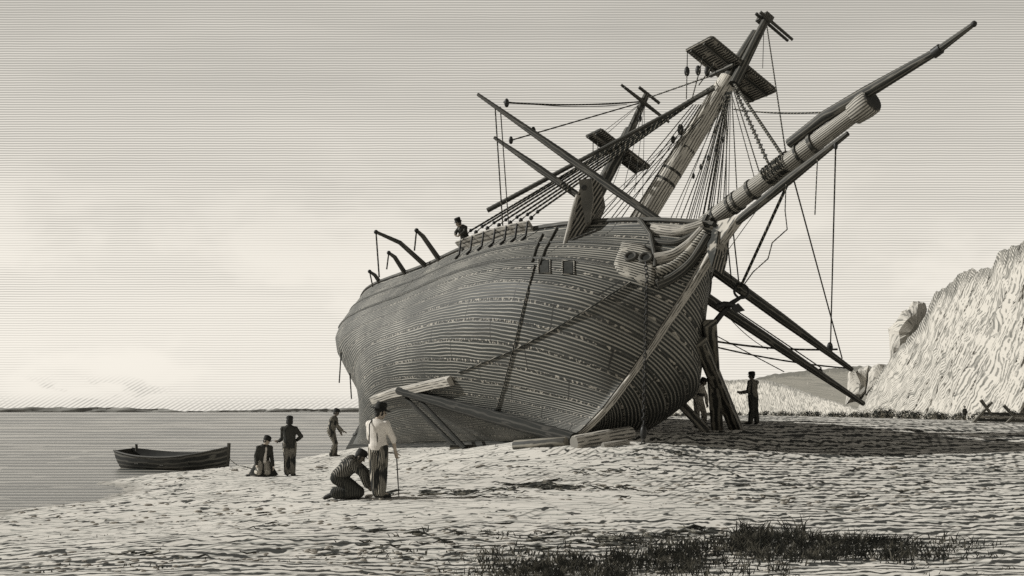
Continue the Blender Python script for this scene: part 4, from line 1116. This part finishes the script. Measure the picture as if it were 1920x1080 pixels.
g_ = mesh_obj('grass', m_, GRASS); tag(g_, 'dark tufted grass along the near edge of the beach', None, None, 'stuff')
# weed and drift on the sand
m_ = MB(); rw = random.Random(21)
def weed(px, py, n, sx, sy, s0):
    for _ in range(n):
        w = on_ground(px + rw.gauss(0, sx), py + rw.gauss(0, sy)); k = w.y / F; r_ = s0 * k * rw.uniform(.5, 1.2); a = rw.uniform(-.5, .5)
        pts = [w + V((math.cos(a) * r_ * f * 2.0 + rw.gauss(0, .2) * r_, rw.gauss(0, .8) * r_, .012 + abs(rw.gauss(0, .25)) * r_)) for f in (-1, -.4, .2, .8)]
        for p in pts: p.z = max(p.z, ground(p.x, p.y) + .006)
        m_.tube(pts, [r_ * .10, r_ * .2, r_ * .22, r_ * .08], 5)
weed(1010, 912, 34, 24, 4, 9); weed(975, 914, 14, 40, 4, 8); weed(1065, 917, 12, 16, 3, 9); weed(860, 926, 26, 70, 4, 10); weed(1150, 915, 16, 45, 3, 7); weed(1190, 886, 14, 50, 3, 6); weed(1100, 888, 8, 40, 3, 5)
weed(1240, 925, 10, 60, 5, 7); weed(900, 1015, 30, 220, 14, 11); weed(1120, 1015, 26, 70, 8, 13); weed(1290, 1005, 18, 40, 6, 12); weed(400, 1030, 24, 220, 22, 10); weed(1500, 930, 24, 160, 25, 9); weed(1700, 880, 24, 110, 22, 8); weed(1560, 845, 22, 120, 12, 7); weed(1250, 848, 16, 90, 8, 6); weed(690, 985, 16, 140, 12, 8)
wd = mesh_obj('seaweed', m_, GRASS); tag(wd, 'dark strands of weed and drift strewn on the sand', None, None, 'stuff')
# pebbles, real relief on the shingle
PEB = plain_mat('beach pebble', (.42, .39, .34), .85, .5, 18.0)
m_ = MB(); rp_ = random.Random(31)
for _ in range(1500):
    px_ = rp_.uniform(20, 1910); py_ = 850 + 240 * rp_.random() ** .7
    w = on_ground(px_, py_)
    if w.z < SEA + .05: continue
    k = w.y / F; s_ = rp_.uniform(2.0, 5.5) * k
    m_.ball(w + V((0, 0, s_ * .12)), s_, 7, 4, None, (rp_.uniform(.9, 2.0), 1.0, .42))
pb = mesh_obj('pebbles', m_, PEB); tag(pb, 'small pebbles strewn over the beach', None, None, 'stuff')
# rope lying on the sand from the bow
pr = [on_ground(x_, y_) + V((0, 0, .025)) for x_, y_ in ((1262, 842), (1290, 852), (1322, 866), (1350, 880), (1384, 894))]
m_ = MB(); m_.tube(pr, .022, 6); solo('mooring_rope', m_, ROPEF, 'dark rope lying across the sand in the shadow of the bow', 'rope', pr[0])
# ---------------------------------------------------------------- people
SKIN = plain_mat('weathered skin', (.42, .36, .295), .7, .25, 20.0)
SKIND = plain_mat('sunburnt skin', (.20, .175, .145), .7, .3, 20.0)
HAIRM = plain_mat('dark hair', (.03, .03, .027), .7, .4, 40.0)
WHITE = plain_mat('white shirt linen', (.70, .66, .60), .9, .25, 7.0, .1)
STRIPE = cloth_mat('striped wool', (.028, .029, .027), (.40, .37, .31), 34, .64, .5, 2.4, .44)
STRIPE2 = cloth_mat('dark ribbed wool', (.026, .027, .025), (.30, .28, .24), 30, .74, .5, 2.0, .42)
DARKC = cloth_mat('dark wool', (.024, .025, .023), (.13, .124, .106), 30, .80, .6, 3.0, .40)
BUFF = cloth_mat('pale duck cloth', (.09, .09, .08), (.50, .465, .40), 24, .42, 1.0, 3.0, 0)
HATM = plain_mat('black felt', (.022, .022, .02), .85, .4, 30.0)
BOOT = plain_mat('black leather', (.025, .025, .022), .55, .3, 12.0)
def capsule(m_, a, b, ra, rb, seg=12, squash=None):
    """closed limb segment with rounded ends"""
    a = V(a); b = V(b); d = (b - a); L = d.length; d.normalize()
    pts = []; rr = []
    for k in range(4): t_ = math.pi / 2 * (1 - k / 4); pts.append(a - d * ra * math.sin(t_)); rr.append(max(ra * math.cos(t_), ra * .02))
    for f in (0, .35, .7, 1.0): pts.append(a.lerp(b, f)); rr.append(ra + (rb - ra) * f + (.05 * (ra + rb) / 2 * math.sin(f * math.pi)))
    for k in range(1, 5): t_ = math.pi / 2 * k / 4; pts.append(b + d * rb * math.sin(t_)); rr.append(max(rb * math.cos(t_), rb * .02))
    m_.tube(pts, rr, seg, True, squash)
def trunk(m_, rings, seg=20):
    """rings: (centre, right half vector, front half vector), closed with small caps"""
    out = []
    for c, rx, fy in rings: out.append([c + rx * math.cos(a) + fy * math.sin(a) for a in np.linspace(0, 2 * math.pi, seg, endpoint=False)])
    m_.loft(out, None, True)
def remeshed(name, mb, mat, parent, voxel, smooth=2):
    o = part(name, mb, mat, parent)
    r_ = o.modifiers.new('skin', 'REMESH'); r_.mode = 'VOXEL'; r_.voxel_size = voxel; r_.use_smooth_shade = True
    s_ = o.modifiers.new('soft', 'SMOOTH'); s_.iterations = smooth; s_.factor = .5
    return o
def hand(m_, wr, d, pn, side, curl, s=1.0):
    """palm, four unequal fingers bent at the knuckles, thumb leaving the side of the palm.
    d points along the hand, pn out of the palm, side towards the thumb"""
    d = d.normalized(); pn = (pn - d * pn.dot(d)).normalized(); sd = d.cross(pn).normalized()
    if sd.dot(side) < 0: sd = -sd
    pal = wr + d * .055 * s
    m_.ball(pal, .05 * s, 12, 8, (sd, pn, d), (.84, .38, 1.15))
    capsule(m_, wr - d * .02 * s, wr + d * .03 * s, .026 * s, .027 * s, 10, (sd, .72))
    for k, (off, ln_) in enumerate(((.030, .072), (.010, .082), (-.011, .076), (-.031, .060))):
        base = wr + (d * .098 + sd * off) * s; dirv = d; p = base
        for j, fr in enumerate((.44, .32, .24)):
            a = curl * (.45, 1.0, .75)[j] * (1 + .08 * k); ax = sd
            dirv = (dirv * math.cos(a) + pn * math.sin(a)).normalized(); pnn = pn
            q = p + dirv * ln_ * fr * s; capsule(m_, p, q, .0095 * s * (1 - .08 * j), .0088 * s * (1 - .08 * j), 8); p = q
            pn = (pn - dirv * pn.dot(dirv)); pn = pn.normalized() if pn.length > 1e-3 else pnn
        pn = (pnn if False else pn)
        pn = (wr - wr + pn)
        pn = PN0 if False else pn
        # each finger starts again from the palm's own facing
        pn = hand.pn0
    t0 = wr + (d * .035 + sd * .034) * s; t1 = t0 + (d * .030 + sd * .026 + pn * .010) * s; t2 = t1 + (d * .030 + sd * .004 + pn * .016 * (1 + curl)) * s
    capsule(m_, t0, t1, .013 * s, .0115 * s, 8); capsule(m_, t1, t2, .011 * s, .0092 * s, 8)
def do_hand(m_, wr, d, pn, side, curl):
    d = d.normalized(); hand.pn0 = (pn - d * pn.dot(d)).normalized(); hand(m_, wr, d, pn, side, curl)
def head_mesh(m_, c, f, up, s=1.0):
    """c = centre of the head, eyes at half its height; f = where the face looks"""
    f = f.normalized(); r = f.cross(up).normalized(); u = r.cross(f)
    A = (r, f, u)
    m_.ball(c + u * .025 * s - f * .012 * s, .098 * s, 18, 12, A, (.80, 1.0, .98))
    m_.ball(c - u * .045 * s + f * .022 * s, .072 * s, 16, 10, A, (.82, .92, 1.0))
    m_.ball(c - u * .098 * s + f * .056 * s, .026 * s, 10, 7, A, (1.1, .9, .8))           # chin
    capsule(m_, c + u * .014 * s + f * .088 * s, c - u * .028 * s + f * .108 * s, .010 * s, .016 * s, 8)   # nose
    m_.ball(c + u * .020 * s + f * .082 * s, .02 * s, 10, 6, A, (2.6, .8, .6))             # brow
    for q in (-1, 1):
        m_.ball(c + r * .078 * s * q - f * .005 * s - u * .008 * s, .03 * s, 8, 6, A, (.32, .7, 1.05))  # ears
        m_.ball(c + r * .042 * s * q + f * .066 * s - u * .022 * s, .024 * s, 8, 6, A, (1, .8, .9))     # cheek
    m_.ball(c - u * .064 * s + f * .086 * s, .016 * s, 10, 6, A, (1.7, .55, .5))            # lips
    return r, u

def person(label, base, J, mats, vox=.0085, hat='cap', coat=None, detail=True, shadow=None, scale=1.0, hair_len=.0, shirt_open=None):
    """J: joints in metres from the point between the feet, x to the right of the picture, y away, z up"""
    root = thing('person', label, 'person', V(base))
    B = V(base)
    g = {k: (B + V(v) * scale if isinstance(v, (tuple, list)) and len(v) == 3 and k not in ('face', 'front', 'toeL', 'toeR', 'palmL', 'palmR', 'hl', 'hr', 'sole') else (V(v) if isinstance(v, (tuple, list)) else v)) for k, v in J.items()}
    s = scale
    fr = g['front'].normalized(); pel, che, nek, hed = g['pelvis'], g['chest'], g['neck'], g['head']
    sp = (che - pel).normalized(); rt = fr.cross(V((0, 0, 1))).normalized(); rt = J.get('_rt', rt); fr2 = sp.cross(rt).normalized()
    if fr2.dot(fr) < 0 and fr2.dot(V((0, 0, -1))) < .2: fr2 = -fr2
    shR = g.get('shR', che + rt * .175 * s - sp * .005 * s); shL = g.get('shL', che - rt * .175 * s - sp * .005 * s)
    hiR = g.get('hipR', pel + rt * .095 * s); hiL = g.get('hipL', pel - rt * .095 * s)
    face = g['face'].normalized(); hup = (hed - nek).normalized(); hup = (hup + V((0, 0, .6))).normalized()
    skin, shirt, trou = mats
    def torso(m_, k, lo=-.06, full=True):
        w_ = pel.lerp(che, .45)
        R = [(pel + sp * (lo - .02) * s, .06, .05), (pel + sp * lo * s, .150, .105), (pel + sp * .05 * s, .165, .118), (w_, .148, .106), (pel.lerp(che, .75), .172, .118), (che - sp * .02 * s, .190, .115), (che + sp * .035 * s, .178, .098), (che + sp * .07 * s, .125, .08), (che + sp * .10 * s, .07, .06), (che + sp * .115 * s, .04, .04)]
        trunk(m_, [(c, rt * (a + k) * s, fr2 * (b_ + k) * s) for c, a, b_ in R])
    def arm(m_, sh, el, wr, k, cut=1.0):
        capsule(m_, sh, el, (.052 + k) * s, (.042 + k) * s); capsule(m_, el, el.lerp(wr, cut), (.041 + k) * s, (.029 + k * 1.1) * s)
        m_.ball(sh, (.066 + k) * s, 12, 8)
    def leg(m_, hp_, kn, an, k, cut=1.0):
        capsule(m_, hp_, kn, (.085 + k) * s, (.058 + k) * s); capsule(m_, kn, kn.lerp(an, cut), (.056 + k * 1.2) * s, (.040 + k * 1.6) * s)
    m_ = MB(); torso(m_, 0)
    for sd in 'RL':
        arm(m_, shR if sd == 'R' else shL, g['el' + sd], g['wr' + sd], 0); leg(m_, hiR if sd == 'R' else hiL, g['kn' + sd], g['an' + sd], 0)
        d_ = g.get('h' + sd.lower(), None); d_ = d_ if d_ is not None else (g['wr' + sd] - g['el' + sd])
        pn = g.get('palm' + sd, rt * (1 if sd == 'L' else -1)); do_hand(m_, g['wr' + sd], d_, pn, J.get('_th' + sd, fr), J.get('_curl', .5))
        capsule(m_, g['an' + sd], g['an' + sd] + g['toe' + sd].normalized() * .15 * s - V((0, 0, .04)) * s, .042 * s, .035 * s)
    capsule(m_, che + sp * .05 * s, hed - hup * .05 * s, .062 * s, .052 * s)
    hr_, hu_ = head_mesh(m_, hed, face, hup, s)
    body = remeshed('body', m_, skin, root, vox, 1)
    m_ = MB()
    if detail:
        for q in (-1, 1): m_.ball(hed + hr_ * .034 * s * q + face * .083 * s + hu_ * .002 * s, .0115 * s, 8, 6)
        part('eyes', m_, HAIRM, body); m_ = MB(); m_.ball(hed - hu_ * .064 * s + face * .096 * s, .012 * s, 8, 5, (hr_, face, hu_), (2.0, .4, .3)); part('mouth', m_, SKIND, body)
    # hair
    m_ = MB(); m_.ball(hed + hu_ * .035 * s - face * .026 * s, .103 * s, 16, 10, (hr_, face, hu_), (.86, .98, .98)); m_.ball(hed - hu_ * .03 * s - face * .055 * s, .07 * s, 12, 8, (hr_, face, hu_), (1.05, .7, 1.1 + hair_len))
    if hair_len > .3:
        for q in (-1, 1): m_.ball(hed - hu_ * .03 * s + hr_ * .07 * q * s, .05 * s, 10, 8, (hr_, face, hu_), (.6, 1.1, 1.6))
    for q in (-1, 1): m_.ball(hed + hr_ * .076 * q * s - hu_ * .02 * s + face * .018 * s, .03 * s, 8, 6, (hr_, face, hu_), (.4, .8, 1.3))
    part('hair', m_, HAIRM, body)
    # clothes
    m_ = MB(); torso(m_, J.get('_loose', .026), -.03)
    cut = J.get('_sleeve', .93)
    for sd in 'RL': arm(m_, shR if sd == 'R' else shL, g['el' + sd], g['wr' + sd], J.get('_loose', .026) * .7, cut)
    if coat:
        top_ = pel + sp * .06 * s; low_ = B + V(coat[0]) * s; R = []
        for f in np.linspace(0, 1, 7): c = top_.lerp(low_, f); R.append((c, rt * (.18 + coat[1] * f) * s, fr2 * (.13 + coat[2] * f) * s))
        trunk(m_, R)
    remeshed(J.get('_shirtname', 'shirt'), m_, shirt, root, max(vox, .010), 4)
    m_ = MB()
    R = [(pel - sp * .12 * s, .08, .07), (pel - sp * .07 * s, .165, .125), (pel + sp * .04 * s, .172, .128), (pel.lerp(che, .30), .166, .122), (pel.lerp(che, .36), .15, .11)]
    trunk(m_, [(c, rt * a * s, fr2 * b_ * s) for c, a, b_ in R])
    for sd in 'RL': leg(m_, hiR if sd == 'R' else hiL, g['kn' + sd], g['an' + sd], J.get('_baggy', .03), .95)
    remeshed('trousers', m_, trou, root, max(vox, .010), 4)
    for sd in 'RL':
        m_ = MB(); a = g['an' + sd]; td = g['toe' + sd].normalized(); su = g.get('sole', V((0, 0, -1)))
        capsule(m_, a - td * .02 * s + su * .028 * s, a + td * .17 * s + su * .045 * s, .048 * s, .038 * s); capsule(m_, a - su * .06 * s, a + su * .03 * s, .05 * s, .05 * s)
        remeshed('boot', m_, BOOT, root, .010, 1)
    # head gear
    X_, Y_, U_ = hr_, face, hu_
    tilt = J.get('_hattilt', 0.0); U2 = (U_ * math.cos(tilt) - Y_ * math.sin(tilt)).normalized(); Y2 = (Y_ * math.cos(tilt) + U_ * math.sin(tilt)).normalized()
    def ring(c, a, b_): return [c + X_ * a * s * math.cos(t_) + Y2 * b_ * s * math.sin(t_) for t_ in np.linspace(0, 2 * math.pi, 24, endpoint=False)]
    m_ = MB(); hc = hed + hu_ * .062 * s - face * .01 * s
    if hat == 'brim':
        brim = []
        m_.loft([ring(hc + U2 * .005 * s, .09, .10), ring(hc - U2 * .012 * s, .20, .215), ring(hc - U2 * .002 * s, .205, .22), ring(hc + U2 * .02 * s, .095, .11), ring(hc + U2 * .07 * s, .095, .108), ring(hc + U2 * .125 * s, .088, .10), ring(hc + U2 * .14 * s, .07, .08), ring(hc + U2 * .143 * s, .01, .01)], None, True)
    elif hat == 'tall':
        m_.loft([ring(hc - U2 * .01 * s, .13, .14), ring(hc + U2 * .002 * s, .13, .14), ring(hc + U2 * .006 * s, .095, .11), ring(hc + U2 * .10 * s, .10, .115), ring(hc + U2 * .13 * s, .085, .10), ring(hc + U2 * .135 * s, .01, .01)], None, True)
    else:
        m_.loft([ring(hc - U2 * .025 * s, .094, .106), ring(hc + U2 * .0 * s, .098, .112), ring(hc + U2 * .04 * s, .10, .115), ring(hc + U2 * .07 * s, .085, .098), ring(hc + U2 * .085 * s, .05, .06), ring(hc + U2 * .088 * s, .005, .005)], None, True)
        m_.ball(hc + Y2 * .105 * s - U2 * .015 * s, .06 * s, 12, 5, (X_, Y2, U2), (1.15, 1.0, .12))
    part('hat', m_, HATM, root)
    return root, g, (rt, fr2, sp)
R2 = .70
def gz(px, py, d):
    w = P(px, py, d); return V((w.x, w.y, ground(w.x, w.y) + .012))

# 1  white shirt, back turned, leaning on a stick
b0 = gz(709, 934, 20.55)
J = dict(pelvis=(.0, .0, .93), chest=(-.02, .0, 1.37), neck=(0, .02, 1.47), head=(.045, .02, 1.60), front=(.45, .9, 0), face=(.95, .25, -.12),
         elR=(.285, -.02, 1.10), wrR=(.315, .08, .86), elL=(-.18, .20, 1.12), wrL=(.02, .27, 1.02),
         knR=(.085, .03, .50), anR=(.055, .0, .085), knL=(-.075, .03, .50), anL=(-.03, .03, .085), toeR=(.85, .5, 0), toeL=(.55, .8, 0), hr=(.12, .02, -.5), palmR=(.3, .6, 0), shR=(.155, -.04, 1.375), shL=(-.16, .05, 1.375), _curl=1.0, _hattilt=-.12, _sleeve=.18)
r0, g0, fr0 = person('standing man in a white shirt, striped trousers and a wide black hat, holding a stick', b0, J, (SKIN, WHITE, STRIPE), hat='brim')
m_ = MB(); stx = b0 + V((.335, .085, .80)); tip = P(748, 927, 20.8); tip.z = ground(tip.x, tip.y) - .01
m_.tube([stx + V((-.045, .0, .075)), stx + V((-.02, 0, .088)), stx + V((.005, 0, .07)), stx, stx.lerp(tip, .5), tip], [.014, .016, .015, .013, .012, .009], 8)
solo('walking_stick', m_, SPARD, 'thin dark walking stick held by the man in the white shirt', 'stick', tip)
m_ = MB()
for q, zz in ((-.085, 0), (.075, 0)):
    fr_ = fr0[1]; c = b0; m_.tube([c + V((q * 1.0, 0, 1.02)) - fr_ * .150, c + V((q * .9, 0, 1.2)) - fr_ * .158, c + V((q * 1.0, 0, 1.38)) - fr_ * .142, c + V((q * 1.0, 0, 1.47)) - fr_ * .05], .012, 5)
part('braces', m_, DARKC, r0)

# 2  kneeling man bent forward, working on the sand
b1 = gz(655, 929, 20.9)
J = dict(pelvis=(-.21, 0, .36), chest=(.06, -.02, .66), neck=(.13, -.03, .72), head=(.215, -.03, .765), front=(1, -.12, 0), face=(.80, -.12, -.60),
         elR=(.27, -.20, .46), wrR=(.36, -.12, .22), elL=(.30, .16, .46), wrL=(.42, .08, .26), shR=(.07, -.19, .63), shL=(.08, .15, .64),
         knR=(.20, -.14, .10), anR=(-.26, -.13, .08), knL=(.16, .12, .10), anL=(-.28, .10, .08), toeR=(-.8, 0, -.25), toeL=(-.8, 0, -.25), sole=(-.5, 0, -.85), hr=(.3, .1, -.35), hl=(.35, -.1, -.3), _curl=.8, _hattilt=.1, _loose=.05, _baggy=.045)
r1, g1, _ = person('kneeling man in a dark striped jacket bending forward beside the man in white', b1, J, (SKIND, STRIPE2, DARKC), hat='cap')

# 3  bending man pointing, near the rudder
b2 = gz(625, 859, 38.5)
J = dict(pelvis=(-.08, 0, .92), chest=(.02, 0, 1.34), neck=(.06, 0, 1.44), head=(.11, 0, 1.57), front=(1, -.25, 0), face=(.9, -.3, -.35),
         elR=(.17, -.14, 1.10), wrR=(.34, -.12, .93), elL=(.10, .22, 1.10), wrL=(.20, .22, .90),
         knR=(.09, -.08, .50), anR=(-.06, -.09, .085), knL=(.04, .10, .50), anL=(.04, .08, .085), toeR=(1, -.2, 0), toeL=(1, -.1, 0), hr=(.8, 0, -.35), palmR=(0, .4, -.8), _curl=.3)
person('stooping man in striped clothes reaching one hand towards the stern of the ship', b2, J, (SKIND, STRIPE, STRIPE), vox=.012)

# 4  standing man beside the sitter
b3 = gz(543, 895, 31.6)
J = dict(pelvis=(0, 0, .92), chest=(-.01, 0, 1.36), neck=(-.01, 0, 1.46), head=(.0, .0, 1.59), front=(-.2, 1, 0), face=(-.3, .9, -.1),
         elR=(.33, .03, 1.14), wrR=(.17, .16, 1.02), elL=(-.22, .06, 1.08), wrL=(-.34, .16, 1.0),
         knR=(.085, .02, .49), anR=(.08, 0, .085), knL=(-.085, .03, .49), anL=(-.07, 0, .085), toeR=(.2, 1, 0), toeL=(-.3, 1, 0), hl=(-.8, .2, 0), _curl=.5)
person('standing man in a dark coat and cap seen from behind, one elbow out', b3, J, (SKIND, DARKC, STRIPE), vox=.012, hat='cap', hair_len=.8, coat=((0, 0, .80), .02, .02))

# 5  sitter in an open coat
b4 = gz(497, 893, 31.5)
J = dict(pelvis=(-.08, .05, .42), chest=(-.02, .02, .82), neck=(.0, .0, .92), head=(.06, -.03, 1.03), front=(.55, -.8, 0), face=(.75, -.45, -.45),
         elR=(-.26, -.02, .58), wrR=(-.20, -.20, .34), elL=(.18, .04, .56), wrL=(.26, -.14, .30),
         knR=(-.12, -.26, .14), anR=(-.40, .10, .09), knL=(.12, -.22, .13), anL=(-.10, .22, .09), toeR=(-.8, .3, -.1), toeL=(-.5, .8, -.1), hr=(.1, -.2, -.4), hl=(.1, -.2, -.4), _curl=.6, _shirtname='coat')
r4, g4, (rt4, fr4, sp4) = person('man kneeling by the standing man, in an open dark coat over a white shirt', b4, J, (SKIN, DARKC, BUFF), vox=.012, coat=((-.06, .06, .05), .26, .17))
m_ = MB(); c = b4 + V((-.02, .02, .82)); pe = b4 + V((-.06, .03, .40))
m_.loft([[p + fr4 * (.135 + dz_) + rt4 * q for q, dz_ in ((-w_, -.02), (-w_ * .4, .012), (w_ * .4, .012), (w_, -.02))] for p, w_ in ((c + sp4 * .05, .02), (c, .045), (c.lerp(pe, .4), .04), (c.lerp(pe, .8), .05), (pe, .06))], None, False, True, False)
sh_ = part('shirt_front', m_, WHITE, r4); so_ = sh_.modifiers.new('thick', 'SOLIDIFY'); so_.thickness = .015

# 6  stooping man by the shores
b5 = gz(1313, 805, 34.6)
J = dict(pelvis=(-.06, 0, .90), chest=(-.01, -.05, 1.28), neck=(.04, -.06, 1.36), head=(.09, -.08, 1.47), front=(.75, -.6, 0), face=(.85, -.5, -.40),
         elR=(-.25, -.12, 1.02), wrR=(-.13, -.14, .84), elL=(.20, .05, 1.0), wrL=(.20, -.06, .78),
         knR=(-.11, -.05, .48), anR=(-.13, 0, .085), knL=(.12, 0, .48), anL=(.13, .05, .085), toeR=(.6, -.7, 0), toeL=(.9, -.3, 0), _curl=.7)
r5, g5, (rt5, fr5, sp5) = person('stooping man in pale shirt sleeves and dark waistcoat behind the low timber shore', b5, J, (SKIND, BUFF, BUFF), vox=.012)
m_ = MB(); pe, c = b5 + V((-.06, 0, .90)), b5 + V((-.01, -.05, 1.28))
trunk(m_, [(pe + sp5 * .02, rt5 * .185, fr5 * .140), (pe.lerp(c, .4), rt5 * .176, fr5 * .135), (pe.lerp(c, .8), rt5 * .196, fr5 * .142), (c + sp5 * .03, rt5 * .18, fr5 * .125), (c + sp5 * .075, rt5 * .10, fr5 * .09)])
part('waistcoat', m_, DARKC, r5)

# 7  standing man facing the shores
b6 = gz(1412, 794, 36.0)
J = dict(pelvis=(.0, 0, .92), chest=(-.02, 0, 1.36), neck=(-.03, 0, 1.46), head=(-.05, 0, 1.60), front=(-.6, .8, 0), face=(-.9, .4, -.05),
         elR=(-.10, .24, 1.10), wrR=(-.30, .12, 1.04), elL=(-.19, -.10, 1.08), wrL=(-.38, -.02, 1.06), shL=(-.14, -.14, 1.38), shR=(.14, .12, 1.38),
         knR=(.09, .04, .50), anR=(.13, .02, .085), knL=(-.05, -.04, .49), anL=(-.09, -.02, .085), toeR=(-.2, 1, 0), toeL=(-.9, .4, 0), hl=(-.7, .2, .05), hr=(-.7, .1, .05), _curl=.5)
person('standing man in a striped waistcoat and dark trousers, arms bent towards the shores', b6, J, (SKIND, STRIPE, DARKC), vox=.012)

# 8  far walker on the beach
w8 = gz(1809, 792, 128.0)
J = dict(pelvis=(0, 0, .92), chest=(0, 0, 1.36), neck=(0, 0, 1.46), head=(0, 0, 1.60), front=(.3, -1, 0), face=(.3, -1, 0),
         elR=(-.26, 0, 1.10), wrR=(-.24, -.06, .86), elL=(.26, 0, 1.10), wrL=(.24, -.06, .86), knR=(-.09, -.03, .5), anR=(-.09, 0, .085), knL=(.09, 0, .5), anL=(.10, .05, .085), toeR=(-.1, -1, 0), toeL=(.2, -1, 0))
person('tiny far figure in dark clothes standing near the bushes and the timber stack', w8, J, (SKIND, DARKC, DARKC), vox=.02, detail=False)

# 9  man leaning over the near rail
ph9, n9 = HIT(862, 441)
b7 = V((ph9.x - .36, ph9.y + .12, ph9.z - .28))
J = dict(pelvis=(.16, .25, .55), chest=(.05, -.02, .92), neck=(-.01, -.08, .99), head=(-.07, -.14, 1.07), front=(-.7, -.6, 0), face=(-.75, -.5, -.4),
         elR=(-.16, -.02, .78), wrR=(-.16, -.22, .66), elL=(.16, -.26, .76), wrL=(.02, -.30, .66), knR=(.10, .32, .18), anR=(.12, .45, -.2), knL=(.26, .28, .18), anL=(.28, .42, -.2), toeR=(-.7, -.6, 0), toeL=(-.7, -.6, 0), _curl=.8)
person('man in a dark coat leaning out over the rail of the ship', b7, J, (SKIN, DARKC, DARKC), vox=.012, hat='tall')
